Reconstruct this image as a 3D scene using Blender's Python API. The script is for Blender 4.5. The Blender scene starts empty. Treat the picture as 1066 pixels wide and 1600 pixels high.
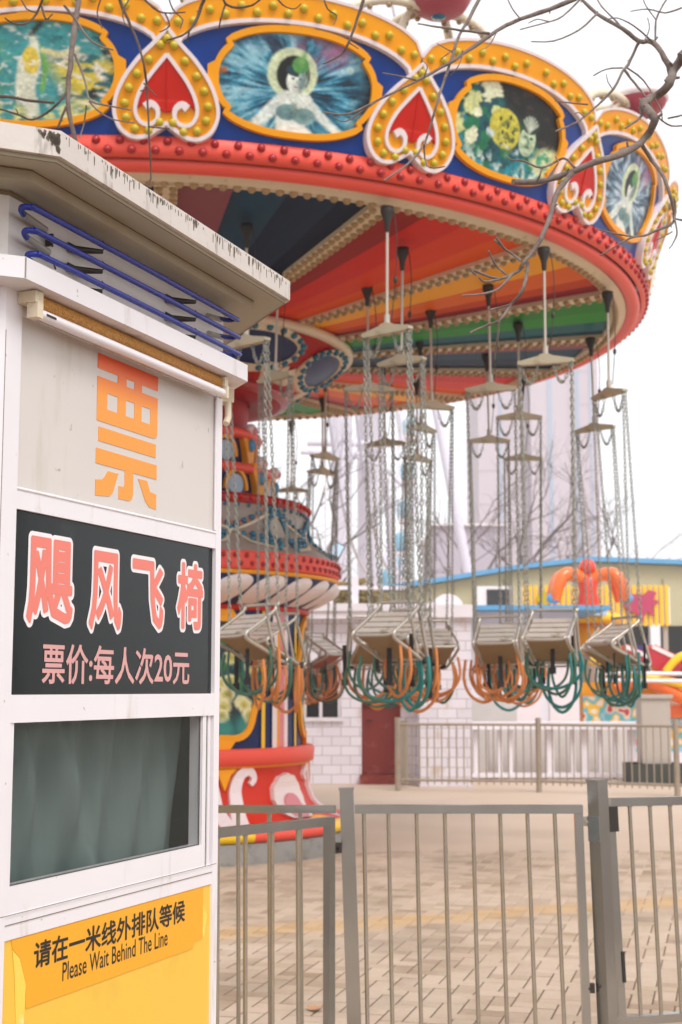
import bpy, math, random
import numpy as np
from mathutils import Vector, Matrix
from mathutils.geometry import tessellate_polygon
rad = math.radians
R = random.Random(7)
S = bpy.context.scene
COL = S.collection

# ------------------------------------------------------------------ camera
FPX, PITCH, EYE = 2222.0, rad(7.1), 1.5          # pixels of the 1066x1600 photograph
cd = bpy.data.cameras.new('camera'); cam = bpy.data.objects.new('camera', cd); COL.objects.link(cam)
cam.location = (0, 0, EYE); cam.rotation_euler = (rad(90) + PITCH, 0, 0)
cd.sensor_fit = 'VERTICAL'; cd.sensor_height = 36; cd.sensor_width = 24; cd.lens = 36 * FPX / 1600
cd.clip_start = 0.05; cd.clip_end = 2000
cd.dof.use_dof = True; cd.dof.focus_distance = 3.15; cd.dof.aperture_fstop = 7.1
S.camera = cam

# ------------------------------------------------------------------ world, sun, exposure
SUN_EL, SUN_AZ = rad(52), rad(150)
w = bpy.data.worlds.new("World"); S.world = w; w.use_nodes = True
nt = w.node_tree; bg = nt.nodes['Background']
sky = nt.nodes.new('ShaderNodeTexSky'); sky.sky_type = 'NISHITA'; sky.sun_disc = False
sky.sun_elevation = SUN_EL; sky.sun_rotation = SUN_AZ; sky.dust_density = 4; sky.air_density = 1.0; sky.ozone_density = 1
hs = nt.nodes.new('ShaderNodeHueSaturation'); hs.inputs['Saturation'].default_value = 0.10
mx = nt.nodes.new('ShaderNodeMix'); mx.data_type = 'RGBA'; mx.inputs[0].default_value = 0.6
nt.links.new(sky.outputs[0], hs.inputs['Color']); nt.links.new(hs.outputs[0], mx.inputs[6])
mx.inputs[7].default_value = (8.2, 8.32, 8.6, 1)   # an even white cloud cover
nt.links.new(mx.outputs[2], bg.inputs['Color']); bg.inputs['Strength'].default_value = 0.13
sd = bpy.data.lights.new('sun', 'SUN'); sd.energy = 1.3; sd.angle = rad(25); sd.color = (1, 0.965, 0.92)
so = bpy.data.objects.new('sun', sd); COL.objects.link(so)
so.rotation_euler = (rad(90) - SUN_EL, 0, rad(180) - SUN_AZ)
S.view_settings.view_transform = 'Standard'; S.view_settings.look = 'None'
S.view_settings.exposure = 0.52; S.view_settings.gamma = 1
S.cycles.max_bounces = 8; S.cycles.volume_bounces = 2; S.cycles.use_denoising = True
S.cycles.sample_clamp_indirect = 6

# ------------------------------------------------------------------ pixel helpers (photo pixel -> point at a depth or height)
_F = Vector((0, math.cos(PITCH), math.sin(PITCH))); _U = Vector((0, -math.sin(PITCH), math.cos(PITCH)))
def ray(x, y): return _F * FPX + Vector((x - 533, 0, 0)) + _U * (800 - y)
def atY(x, y, Y): d = ray(x, y); return d * (Y / d.y) + Vector((0, 0, EYE))
def atZ(x, y, z): d = ray(x, y); return d * ((z - EYE) / d.z) + Vector((0, 0, EYE))

# ------------------------------------------------------------------ materials
def lin(h):
    h = h.lstrip('#'); o = []
    for i in (0, 2, 4):
        c = int(h[i:i + 2], 16) / 255
        o.append(c / 12.92 if c <= .04045 else ((c + .055) / 1.055) ** 2.4)
    return tuple(o)
def rgba(c): return (*(lin(c) if isinstance(c, str) else c), 1)
MATS = {}
def mat(name, color, rough=.5, metal=0, var=.12, vscale=6, bump=0, bscale=40, dirt=None, dirt_amt=.5, dscale=3, spec=.5, coat=0, streak=False):
    """plain surface: colour broken up by noise, optional stains (dirt) with a shape of their own"""
    m = bpy.data.materials.new(name); m.use_nodes = True; n = m.node_tree.nodes; L = m.node_tree.links
    b = n['Principled BSDF']; b.inputs['Roughness'].default_value = rough; b.inputs['Metallic'].default_value = metal
    b.inputs['Specular IOR Level'].default_value = spec; b.inputs['Coat Weight'].default_value = coat
    tc = n.new('ShaderNodeTexCoord')
    nz = n.new('ShaderNodeTexNoise'); nz.inputs['Scale'].default_value = vscale; nz.inputs['Detail'].default_value = 5
    L.new(tc.outputs['Object'], nz.inputs['Vector'])
    c = rgba(color); r = n.new('ShaderNodeMix'); r.data_type = 'RGBA'
    r.inputs[6].default_value = tuple(v * (1 - var) for v in c[:3]) + (1,)
    r.inputs[7].default_value = tuple(min(1, v * (1 + var)) for v in c[:3]) + (1,)
    L.new(nz.outputs['Fac'], r.inputs[0]); out = r.outputs[2]
    if dirt:
        mp = n.new('ShaderNodeMapping'); L.new(tc.outputs['Object'], mp.inputs['Vector'])
        if streak: mp.inputs['Scale'].default_value = (1, 1, .18)
        d = n.new('ShaderNodeTexNoise'); d.inputs['Scale'].default_value = dscale; d.inputs['Detail'].default_value = 8; d.inputs['Roughness'].default_value = .65
        L.new(mp.outputs[0], d.inputs['Vector'])
        cr = n.new('ShaderNodeValToRGB'); cr.color_ramp.elements[0].position = 1 - dirt_amt; cr.color_ramp.elements[1].position = min(1, 1 - dirt_amt + .18)
        L.new(d.outputs['Fac'], cr.inputs['Fac'])
        x = n.new('ShaderNodeMix'); x.data_type = 'RGBA'; L.new(cr.outputs['Color'], x.inputs[0]); L.new(out, x.inputs[6])
        x.inputs[7].default_value = rgba(dirt); out = x.outputs[2]
    L.new(out, b.inputs['Base Color'])
    if bump:
        z = n.new('ShaderNodeTexNoise'); z.inputs['Scale'].default_value = bscale; L.new(tc.outputs['Object'], z.inputs['Vector'])
        bu = n.new('ShaderNodeBump'); bu.inputs['Strength'].default_value = bump; bu.inputs['Distance'].default_value = .01
        L.new(z.outputs['Fac'], bu.inputs['Height']); L.new(bu.outputs[0], b.inputs['Normal'])
    MATS[name] = m; return m
def speck(m, color='#6b6152', scale=38, thr=.70, base_in='Base Color'):
    n = m.node_tree.nodes; L = m.node_tree.links; b = n['Principled BSDF']; src = b.inputs['Base Color'].links[0].from_socket
    tc = n.new('ShaderNodeTexCoord'); z = n.new('ShaderNodeTexNoise'); z.inputs['Scale'].default_value = scale; z.inputs['Detail'].default_value = 2; L.new(tc.outputs['Object'], z.inputs['Vector'])
    mr = n.new('ShaderNodeMapRange'); mr.inputs[1].default_value = thr; mr.inputs[2].default_value = thr + .05; mr.inputs[4].default_value = .7; L.new(z.outputs['Fac'], mr.inputs[0])
    x = n.new('ShaderNodeMix'); x.data_type = 'RGBA'; L.new(mr.outputs[0], x.inputs[0]); L.new(src, x.inputs[6]); x.inputs[7].default_value = rgba(color); L.new(x.outputs[2], b.inputs['Base Color']); return m
def glass(name, color=(.02, .03, .03), rough=.04, alpha=.25):
    m = bpy.data.materials.new(name); m.use_nodes = True; b = m.node_tree.nodes['Principled BSDF']
    b.inputs['Base Color'].default_value = (*color, 1); b.inputs['Roughness'].default_value = rough; b.inputs['Alpha'].default_value = alpha
    MATS[name] = m; return m
def vcol(name, rough=.35):
    m = bpy.data.materials.new(name); m.use_nodes = True; n = m.node_tree.nodes
    a = n.new('ShaderNodeVertexColor'); a.layer_name = 'print'
    m.node_tree.links.new(a.outputs[0], n['Principled BSDF'].inputs['Base Color']); n['Principled BSDF'].inputs['Roughness'].default_value = rough
    MATS[name] = m; return m

white_alu = mat('white_aluminium', '#e7e2e5', .35, var=.04, dirt='#bdae9c', dirt_amt=.43, dscale=7, streak=True, bump=.05, bscale=12)
white_panel = mat('white_panel', '#d3ccc6', .45, var=.06, vscale=2, dirt='#b8ab97', dirt_amt=.46, dscale=3.1, streak=True)
speck(white_panel, '#8a7f70', 30, .71); speck(white_alu, '#94897d', 45, .72)
fascia_m = mat('stained_fascia', '#cfc6be', .6, var=.08, dirt='#5a5142', dirt_amt=.43, dscale=26, streak=True, bump=.1)
soffit_m = mat('soffit', '#aea590', .6, var=.06, dirt='#a3927a', dirt_amt=.42, dscale=5)  # shade under the eaves is put into this darker base colour
grime_m = mat('brown_grime', '#7a6a52', .8)
sign_black = mat('sign_black', '#101818', .13, var=.25, vscale=3, dirt='#2c3634', dirt_amt=.36, dscale=7, spec=.28)
yellow_panel = mat('yellow_panel', '#ecbd45', .4, var=.06, vscale=2.5, dirt='#d8ab3f', dirt_amt=.4, dscale=3)
strip_m = mat('orange_yellow_sticker', '#efa822', .4, var=.05)
tear_m = mat('peeling_tape', '#f3cf52', .5, dirt='#f6e3a0', dirt_amt=.45, dscale=25)
ink_black = mat('black_ink', '#1c1c1a', .5)
salmon = mat('salmon_letter', '#e67d6e', .5, var=.04)
mauve = mat('faded_pink_letter', '#d69f9b', .5, var=.05)
letter_white = mat('white_letter', '#ece7e8', .5, var=.02)
blue_neon = mat('blue_tube', '#1d2f93', .25, var=.15, vscale=30, dirt='#3b4a85', dirt_amt=.35, dscale=40)
gold_m = mat('gold_glitter', '#e0933a', .4, metal=0, var=.6, vscale=170, bump=1, bscale=260)
tube_white = mat('lamp_tube_white', '#ece6ea', .25, var=.02)
dark_metal = mat('dark_bracket', '#39352f', .5, metal=.3)
clear_tube = mat('cloudy_glass_end', '#a9a69c', .2)
curtain_m = mat('curtain_grey_green', '#83948f', .8, var=.08, vscale=3)
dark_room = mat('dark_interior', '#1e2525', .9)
pane_m = glass('window_glass', (.03, .05, .05), .03, .22)
steel = mat('brushed_steel', '#bdb8ad', .27, metal=.88, var=.25, vscale=9, dirt='#8a7a5e', dirt_amt=.42, dscale=5)
steel_new = mat('smooth_steel', '#aeaeab', .22, metal=.9, var=.16, vscale=7, dirt='#8a8478', dirt_amt=.4, dscale=6)
rust_steel = mat('rusty_steel', '#a59787', .45, metal=.45, var=.2, dirt='#94693f', dirt_amt=.42, dscale=6)

coral = mat('coral_red', '#ee5a49', .4, var=.05, vscale=1.5, spec=.3)
base_red = mat('base_red', '#d2321c', .45, var=.07, vscale=2, spec=.25, dirt='#e0553c', dirt_amt=.4, dscale=1.5)
red = mat('bright_red', '#c4200f', .4, var=.06, spec=.3)
redstud = mat('red_stud', '#a31318', .3, coat=.2)
darkred = mat('dark_red', '#8e1f1b', .4)
blue_v = mat('royal_blue', '#0a3a8a', .3, var=.12, vscale=2, spec=.4)
navy = mat('navy_blue', '#0e2757', .4, var=.08, spec=.3)
orange = mat('orange_yellow', '#f2a114', .4, var=.05, spec=.3)
yellow = mat('sun_yellow', '#f5c41c', .35, var=.05)
lemon = mat('lemon_bulb', '#c2ab24', .25, var=.15, vscale=30)
cream = mat('cream_trim', '#dccdb2', .5, var=.08, vscale=5, dirt='#a8906c', dirt_amt=.4, dscale=7)
creambulb = mat('cream_bulb', '#a88d62', .3, var=.25, vscale=20)
whiteplast = mat('white_plastic', '#ecdfe0', .35, var=.04)
pinkwhite = mat('pale_petal', '#eadcd8', .4, var=.08, vscale=3)
pink = mat('rose_pink', '#d8828c', .4, var=.15, vscale=3)
teal = mat('teal_bulb', '#176c86', .25, coat=.4)
taupe = mat('taupe_shell', '#9a8d84', .45, var=.08, vscale=2)
peach = mat('peach_shell', '#cf8368', .45, var=.08, vscale=2)
concrete = mat('rough_concrete', '#8b8781', .9, var=.2, vscale=5, bump=.6, dirt='#5f5b55', dirt_amt=.5, dscale=4)
chair_steel = mat('chair_tube', '#b9b1a6', .3, metal=.55, var=.12, dirt='#8e7f68', dirt_amt=.4, dscale=20)
slat_m = mat('slat_metal', '#cfc6bc', .35, metal=.35, var=.1, dirt='#8f8069', dirt_amt=.45, dscale=9)
tan_board = mat('tan_board', '#8a7350', .6, var=.12, vscale=8, dirt='#7d6a4c', dirt_amt=.4, dscale=7)
red_board = mat('red_board', '#9a4f45', .6, var=.12)
chain_m = mat('galvanised_chain', '#9a9a90', .4, metal=.45, var=.2, vscale=30)
rod_m = mat('rod_metal', '#bdb4a6', .4, metal=.3)
cap_m = mat('black_cap', '#2a2722', .6)
spread_m = mat('spreader_plate', '#b5a98f', .5, metal=.1, dirt='#8c7b5c', dirt_amt=.42, dscale=9)
hose_teal = mat('teal_hose', '#1a7470', .4, var=.12)
hose_green = mat('green_hose', '#3b6450', .4, var=.12)
hose_orange = mat('orange_hose', '#c97a3c', .45, var=.12)
web_black = mat('black_webbing', '#1d1d1f', .7)
bark = mat('grey_bark', '#776961', .85, var=.35, vscale=14, bump=.6, bscale=60, dirt='#5d4b41', dirt_amt=.48, dscale=22)
twig_m = mat('twig_bark', '#54453c', .85, var=.3, vscale=25)
tile_joint = None
cool_white = mat('painted_white', '#e3dde2', .6, var=.04, dirt='#c3b5ab', dirt_amt=.32, dscale=1.2, streak=True)
grey_wall = mat('grey_render', '#cbc4bf', .8, var=.08, dirt='#97897b', dirt_amt=.4, dscale=1.5)
khaki = mat('khaki_cladding', '#b5ae8e', .7, var=.05, dirt='#9b9274', dirt_amt=.38, dscale=.6, streak=True)
sky_blue = mat('blue_edging', '#5a9bc8', .6, var=.08, dirt='#8fb4cc', dirt_amt=.4, dscale=2)
pale_blue = mat('pale_blue_canopy', '#a9c3d8', .5)
redbrown = mat('red_brown_door', '#7c2a24', .5, var=.1, dirt='#a5655c', dirt_amt=.42, dscale=4)
dark_glass = mat('dark_window', '#22282a', .12)
mullion = mat('white_mullion', '#d9d3d6', .5)
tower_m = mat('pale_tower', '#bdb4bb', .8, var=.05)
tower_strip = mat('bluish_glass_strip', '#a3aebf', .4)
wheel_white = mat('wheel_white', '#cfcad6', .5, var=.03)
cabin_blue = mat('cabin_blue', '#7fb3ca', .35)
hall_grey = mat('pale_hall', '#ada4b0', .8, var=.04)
bush_m = mat('dry_foliage', '#7e6a3c', .8, var=.4, vscale=1.5)
grey_box = mat('warm_grey_box', '#b1a79d', .7, var=.05, dirt='#978b80', dirt_amt=.4)
green_black = mat('dark_planter', '#3c403a', .8)
plastic_orange = mat('glossy_orange', '#ee6b12', .25, coat=.5)
plastic_red = mat('glossy_red', '#d93a1b', .25, coat=.5)
magenta = mat('magenta_paint', '#b63e62', .45)
ride_red = mat('ride_red', '#bb2436', .35)
cup_red = mat('faded_cup_red', '#a84452', .5)
bell_red = mat('bell_red', '#a5140e', .5, var=.06, spec=.15)
purple = mat('purple_paint', '#3e3570', .4)
print_m = vcol('printed_picture', .5)

# ------------------------------------------------------------------ mesh building
class MB:
    def __init__(s): s.v = []; s.f = []; s.mi = []; s.sm = []
    def add(s, verts, faces, mi=0, smooth=False):
        o = len(s.v); s.v += [tuple(v) for v in verts]
        for f in faces: s.f.append([i + o for i in f]); s.mi.append(mi); s.sm.append(smooth)
    def box(s, x0, x1, y0, y1, z0, z1, mi=0, M=None):
        v = [(x, y, z) for z in (z0, z1) for y in (y0, y1) for x in (x0, x1)]
        if M: v = [M @ Vector(p) for p in v]
        s.add(v, [(0, 2, 3, 1), (4, 5, 7, 6), (0, 1, 5, 4), (2, 6, 7, 3), (0, 4, 6, 2), (1, 3, 7, 5)], mi)
    def tube(s, pts, r, n=8, closed=False, mi=0, smooth=True, twist=None):
        pts = [Vector(p) for p in pts]; m = len(pts); rs = r if isinstance(r, (list, tuple)) else [r] * m
        T = []
        for i in range(m):
            a = pts[i - 1] if (i or closed) else pts[0]; b = pts[(i + 1) % m] if (i < m - 1 or closed) else pts[-1]
            t = b - a; T.append(t.normalized() if t.length > 1e-9 else Vector((0, 0, 1)))
        up = Vector((0, 0, 1)) if abs(T[0].z) < .9 else Vector((1, 0, 0))
        N = (up - T[0] * up.dot(T[0])).normalized(); vs = []
        for i in range(m):
            N = N - T[i] * N.dot(T[i]); N = N.normalized() if N.length > 1e-6 else T[i].orthogonal().normalized(); B = T[i].cross(N)
            for k in range(n):
                a = 2 * math.pi * k / n; vs.append(pts[i] + (N * math.cos(a) + B * math.sin(a)) * rs[i])
        fs = []
        for i in range(m if closed else m - 1):
            j = (i + 1) % m
            for k in range(n): fs.append((i * n + k, i * n + (k + 1) % n, j * n + (k + 1) % n, j * n + k))
        s.add(vs, fs, mi, smooth)
        if not closed: s.add(vs[:n], [tuple(range(n))[::-1]], mi); s.add(vs[-n:], [tuple(range(n))], mi)
    def lathe(s, prof, n=64, mi=None, a0=0, a1=2 * math.pi, smooth=True, cx=0, cy=0):
        full = abs(a1 - a0 - 2 * math.pi) < 1e-6; na = n if full else n + 1
        vs = [(cx + r * math.cos(a0 + (a1 - a0) * k / n), cy + r * math.sin(a0 + (a1 - a0) * k / n), z) for r, z in prof for k in range(na)]
        for i in range(len(prof) - 1):
            fs = [(i * na + k, i * na + (k + 1) % na, (i + 1) * na + (k + 1) % na, (i + 1) * na + k) for k in range(n)]
            o = len(s.v)
            for f in fs: s.f.append([q + o for q in f]); s.mi.append(mi[i] if mi else 0); s.sm.append(smooth)
        s.v += vs
    def ball(s, c, r, nu=10, nv=6, mi=0, sc=(1, 1, 1)):
        vs = [(c[0] + r * sc[0] * math.sin(math.pi * j / nv) * math.cos(2 * math.pi * i / nu), c[1] + r * sc[1] * math.sin(math.pi * j / nv) * math.sin(2 * math.pi * i / nu), c[2] + r * sc[2] * math.cos(math.pi * j / nv)) for j in range(nv + 1) for i in range(nu)]
        fs = [(j * nu + i, (j + 1) * nu + i, (j + 1) * nu + (i + 1) % nu, j * nu + (i + 1) % nu) for j in range(nv) for i in range(nu)]
        s.add(vs, fs, mi, True)
    def plate(s, front, back, mi=0):
        """solid between two matching closed loops of 3D points"""
        n = len(front); tri = tessellate_polygon([[Vector(p) for p in front]])
        s.add(list(front) + list(back), [tuple(t) for t in tri] + [tuple(i + n for i in t[::-1]) for t in tri] + [(i, (i + 1) % n, n + (i + 1) % n, n + i) for i in range(n)], mi)
    def prism(s, poly, y0, y1, mi=0):
        """polygon in x,z extruded along y"""
        s.plate([(p[0], y0, p[1]) for p in poly], [(p[0], y1, p[1]) for p in poly], mi)
    def grid(s, nu, nv, fn, mi=0, smooth=True, mifn=None):
        vs = [fn(i / nu, j / nv) for j in range(nv + 1) for i in range(nu + 1)]; o = len(s.v); s.v += [tuple(v) for v in vs]
        for j in range(nv):
            for i in range(nu):
                a = o + j * (nu + 1) + i; s.f.append([a, a + 1, a + nu + 2, a + nu + 1]); s.mi.append(mifn(i, j) if mifn else mi); s.sm.append(smooth)
    def mesh(s, name):
        me = bpy.data.meshes.new(name); me.from_pydata(s.v, [], s.f)
        me.polygons.foreach_set('material_index', s.mi); me.polygons.foreach_set('use_smooth', s.sm); me.update(); return me
    def build(s, name, mats, parent=None, loc=(0, 0, 0), rot=None, fix=True):
        me = s.mesh(name)
        for m in (mats if isinstance(mats, (list, tuple)) else [mats]): me.materials.append(m)
        if fix:
            import bmesh
            b = bmesh.new(); b.from_mesh(me); bmesh.ops.recalc_face_normals(b, faces=b.faces); b.to_mesh(me); b.free()
        return link(name, me, parent, loc, rot)
def link(name, data, parent=None, loc=(0, 0, 0), rot=None):
    o = bpy.data.objects.new(name, data); COL.objects.link(o); o.parent = parent; o.location = loc
    if rot: o.rotation_euler = rot
    return o
def tag(o, label=None, cat=None, group=None, kind=None):
    if label: o['label'] = label
    if cat: o['category'] = cat
    if group: o['group'] = group
    if kind: o['kind'] = kind
    return o
def thing(name, label, cat, loc=(0, 0, 0), rz=0, group=None):
    o = link(name, None, None, loc, (0, 0, rz)); o.empty_display_size = .1; return tag(o, label, cat, group)
def smooth_pts(pts, k=3):
    """Catmull-Rom through the points"""
    P = [Vector(p) for p in pts]; out = []
    for i in range(len(P) - 1):
        a = P[max(i - 1, 0)]; b = P[i]; c = P[i + 1]; d = P[min(i + 2, len(P) - 1)]
        for q in range(k):
            t = q / k; out.append(.5 * ((2 * b) + (c - a) * t + (2 * a - 5 * b + 4 * c - d) * t * t + (3 * b - a - 3 * c + d) * t ** 3))
    out.append(P[-1]); return out
def text_outline(body):
    """closed outlines of the built-in typeface, as segments"""
    c = bpy.data.curves.new('lettering', 'FONT'); c.body = body; c.resolution_u = 3; c.fill_mode = 'NONE'
    o = bpy.data.objects.new('lettering', c); COL.objects.link(o)
    dg = bpy.context.evaluated_depsgraph_get(); me = bpy.data.meshes.new_from_object(o.evaluated_get(dg))
    co = np.array([v.co[:2] for v in me.vertices]); e = np.array([ed.vertices[:] for ed in me.edges])
    bpy.data.objects.remove(o); bpy.data.curves.remove(c); bpy.data.meshes.remove(me)
    return co[e[:, 0]], co[e[:, 1]]
def lettering(name, body, x0, x1, z0, z1, y, m, parent, bold=0.0, res=90, ref=None):
    """the words of a sign, strokes thickened by a distance field, fitted into x0..x1, z0..z1 of a wall facing -y"""
    A, B = text_outline(body); rb = ref or bold
    lo = np.minimum(A.min(0), B.min(0)) - rb; hi = np.maximum(A.max(0), B.max(0)) + rb
    g0 = lo - .05 - max(0, bold - rb); g1 = hi + .05 + max(0, bold - rb); nx, ny = [int(v) for v in np.ceil((g1 - g0) * res)] 
    xs = g0[0] + np.arange(nx + 1) / res; ys = g0[1] + np.arange(ny + 1) / res; F = np.zeros((nx + 1, ny + 1))
    for c0 in range(0, nx + 1, 40):
        xx = xs[c0:c0 + 40]; mg = bold + .06
        k = (np.maximum(A[:, 0], B[:, 0]) > xx[0] - mg) & (np.minimum(A[:, 0], B[:, 0]) < xx[-1] + mg); a, b = A[k], B[k]
        if not len(a): F[c0:c0 + 40] = -1; continue
        X, Y = np.meshgrid(xx, ys, indexing='ij'); d2 = np.full(X.shape, 9.0); par = np.zeros(X.shape, bool)
        for (ax, ay), (bx, by) in zip(a, b):
            dx, dy = bx - ax, by - ay; t = np.clip(((X - ax) * dx + (Y - ay) * dy) / (dx * dx + dy * dy + 1e-12), 0, 1)
            d2 = np.minimum(d2, (X - ax - t * dx) ** 2 + (Y - ay - t * dy) ** 2)
            if ax != bx: par ^= ((ax > X) != (bx > X)) & (Y < ay + (X - ax) * dy / (dx if dx else 1e-9))
        F[c0:c0 + 40] = np.where(par, 1, -1) * np.sqrt(d2) + bold
    fx = lambda u: x0 + (u - lo[0]) / (hi[0] - lo[0]) * (x1 - x0); fz = lambda v: z0 + (v - lo[1]) / (hi[1] - lo[1]) * (z1 - z0)
    q = MB(); pos = F > 0
    for j in range(ny):
        run = None
        for i in range(nx + 1):
            full = i < nx and pos[i, j] and pos[i + 1, j] and pos[i, j + 1] and pos[i + 1, j + 1]
            if full and run is None: run = i
            if not full and run is not None:
                u0, u1, v0, v1 = fx(xs[run]), fx(xs[i]), fz(ys[j]), fz(ys[j + 1]); q.add([(u0, y, v0), (u1, y, v0), (u1, y, v1), (u0, y, v1)], [(0, 1, 2, 3)]); run = None
            if i == nx or full: continue
            cs = [(i, j), (i + 1, j), (i + 1, j + 1), (i, j + 1)]
            if not any(pos[c] for c in cs): continue
            poly = []
            for c, d in zip(cs, cs[1:] + cs[:1]):
                if pos[c]: poly.append((xs[c[0]], ys[c[1]]))
                if pos[c] != pos[d]:
                    t = F[c] / (F[c] - F[d]); poly.append((xs[c[0]] + t * (xs[d[0]] - xs[c[0]]), ys[c[1]] + t * (ys[d[1]] - ys[c[1]])))
            if len(poly) > 2: q.add([(fx(u), y, fz(v)) for u, v in poly], [tuple(range(len(poly)))])
    return q.build(name, m, parent, fix=False)

# ================================================================== THE GROUND
def ground_material():
    m = bpy.data.materials.new('dusty_ground'); m.use_nodes = True; n = m.node_tree.nodes; L = m.node_tree.links; b = n['Principled BSDF']
    b.inputs['Roughness'].default_value = .9
    tc = n.new('ShaderNodeTexCoord'); a = n.new('ShaderNodeTexNoise'); a.inputs['Scale'].default_value = .7; a.inputs['Detail'].default_value = 8
    L.new(tc.outputs['Object'], a.inputs['Vector'])
    c = n.new('ShaderNodeMix'); c.data_type = 'RGBA'; c.inputs[6].default_value = rgba('#b39c86'); c.inputs[7].default_value = rgba('#cab6a4'); L.new(a.outputs['Fac'], c.inputs[0])
    # open joints close to the gate, joints filled with dust further in
    sp = n.new('ShaderNodeSeparateXYZ'); L.new(tc.outputs['Object'], sp.inputs[0])
    ad = n.new('ShaderNodeMath'); ad.operation = 'MULTIPLY_ADD'; ad.inputs[1].default_value = 5; L.new(a.outputs['Fac'], ad.inputs[0]); L.new(sp.outputs['Y'], ad.inputs[2])
    mr = n.new('ShaderNodeMapRange'); mr.inputs[1].default_value = 10.6; mr.inputs[2].default_value = 13.2; L.new(ad.outputs[0], mr.inputs[0])
    d = n.new('ShaderNodeMix'); d.data_type = 'RGBA'; d.inputs[6].default_value = rgba('#6f5b4a'); L.new(mr.outputs[0], d.inputs[0]); L.new(c.outputs[2], d.inputs[7])
    L.new(d.outputs[2], b.inputs['Base Color']); return m
def paver_material():
    m = bpy.data.materials.new('worn_pavers'); m.use_nodes = True; n = m.node_tree.nodes; L = m.node_tree.links; b = n['Principled BSDF']
    b.inputs['Roughness'].default_value = .85
    tc = n.new('ShaderNodeTexCoord'); ge = n.new('ShaderNodeNewGeometry')
    a = n.new('ShaderNodeTexNoise'); a.inputs['Scale'].default_value = 1.1; a.inputs['Detail'].default_value = 8; a.inputs['Roughness'].default_value = .62; L.new(tc.outputs['Object'], a.inputs['Vector'])
    f = n.new('ShaderNodeTexNoise'); f.inputs['Scale'].default_value = 60; f.inputs['Detail'].default_value = 4; L.new(tc.outputs['Object'], f.inputs['Vector'])
    r = n.new('ShaderNodeValToRGB'); e = r.color_ramp.elements; e[0].position = 0; e[0].color = rgba('#957d66'); e[1].position = 1; e[1].color = rgba('#c0a994')
    e = r.color_ramp.elements.new(.5); e.color = rgba('#b19a83'); L.new(ge.outputs['Random Per Island'], r.inputs[0])
    x = n.new('ShaderNodeMix'); x.data_type = 'RGBA'; x.inputs[7].default_value = rgba('#c4b09d'); L.new(r.outputs[0], x.inputs[6])
    cr = n.new('ShaderNodeValToRGB'); cr.color_ramp.elements[0].position = .38; cr.color_ramp.elements[1].position = .72; L.new(a.outputs['Fac'], cr.inputs[0]); L.new(cr.outputs[0], x.inputs[0])
    # worn yellow waiting line across the yard
    sp = n.new('ShaderNodeSeparateXYZ'); L.new(tc.outputs['Object'], sp.inputs[0])
    ln = n.new('ShaderNodeMath'); ln.operation = 'MULTIPLY_ADD'; ln.inputs[1].default_value = -.42; L.new(sp.outputs['X'], ln.inputs[0]); L.new(sp.outputs['Y'], ln.inputs[2])
    ds = n.new('ShaderNodeMath'); ds.operation = 'SUBTRACT'; ds.inputs[1].default_value = 9.35; L.new(ln.outputs[0], ds.inputs[0])
    ab = n.new('ShaderNodeMath'); ab.operation = 'ABSOLUTE'; L.new(ds.outputs[0], ab.inputs[0])
    wv = n.new('ShaderNodeMath'); wv.operation = 'MULTIPLY_ADD'; wv.inputs[1].default_value = -.9; L.new(a.outputs['Fac'], wv.inputs[0]); wv.inputs[2].default_value = .42
    w2 = n.new('ShaderNodeMath'); w2.operation = 'ADD'; L.new(ab.outputs[0], w2.inputs[0]); L.new(wv.outputs[0], w2.inputs[1])
    mr = n.new('ShaderNodeMapRange'); mr.inputs[1].default_value = .30; mr.inputs[2].default_value = .06; mr.inputs[3].default_value = 0; mr.inputs[4].default_value = .55; L.new(w2.outputs[0], mr.inputs[0])
    y = n.new('ShaderNodeMix'); y.data_type = 'RGBA'; L.new(mr.outputs[0], y.inputs[0]); L.new(x.outputs[2], y.inputs[6]); y.inputs[7].default_value = rgba('#c49a5c')
    # dark foot stains and fine grain
    s = n.new('ShaderNodeTexNoise'); s.inputs['Scale'].default_value = .9; s.inputs['Detail'].default_value = 6; L.new(tc.outputs['Object'], s.inputs['Vector'])
    sr = n.new('ShaderNodeMapRange'); sr.inputs[1].default_value = .52; sr.inputs[2].default_value = .74; sr.inputs[4].default_value = .6; L.new(s.outputs['Fac'], sr.inputs[0])
    k = n.new('ShaderNodeMix'); k.data_type = 'RGBA'; L.new(sr.outputs[0], k.inputs[0]); L.new(y.outputs[2], k.inputs[6]); k.inputs[7].default_value = rgba('#80705f')
    g = n.new('ShaderNodeMix'); g.data_type = 'RGBA'; g.blend_type = 'MULTIPLY'; g.inputs[0].default_value = .35; L.new(k.outputs[2], g.inputs[6]); L.new(f.outputs['Color'], g.inputs[7])
    hv = n.new('ShaderNodeHueSaturation'); hv.inputs['Value'].default_value = 1.2; L.new(g.outputs[2], hv.inputs['Color'])
    L.new(hv.outputs[0], b.inputs['Base Color'])
    bu = n.new('ShaderNodeBump'); bu.inputs['Strength'].default_value = .4; bu.inputs['Distance'].default_value = .004; L.new(f.outputs['Fac'], bu.inputs['Height']); L.new(bu.outputs[0], b.inputs['Normal'])
    return m
g = MB(); g.add([(-150, -60, 0), (150, -60, 0), (150, 195, 0), (-150, 195, 0)], [(0, 1, 2, 3)])
tag(g.build('ground', ground_material()), kind='structure')
p = MB(); W = .108; A = rad(-15); ca, sa = math.cos(A), math.sin(A); gap = .0042
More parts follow.
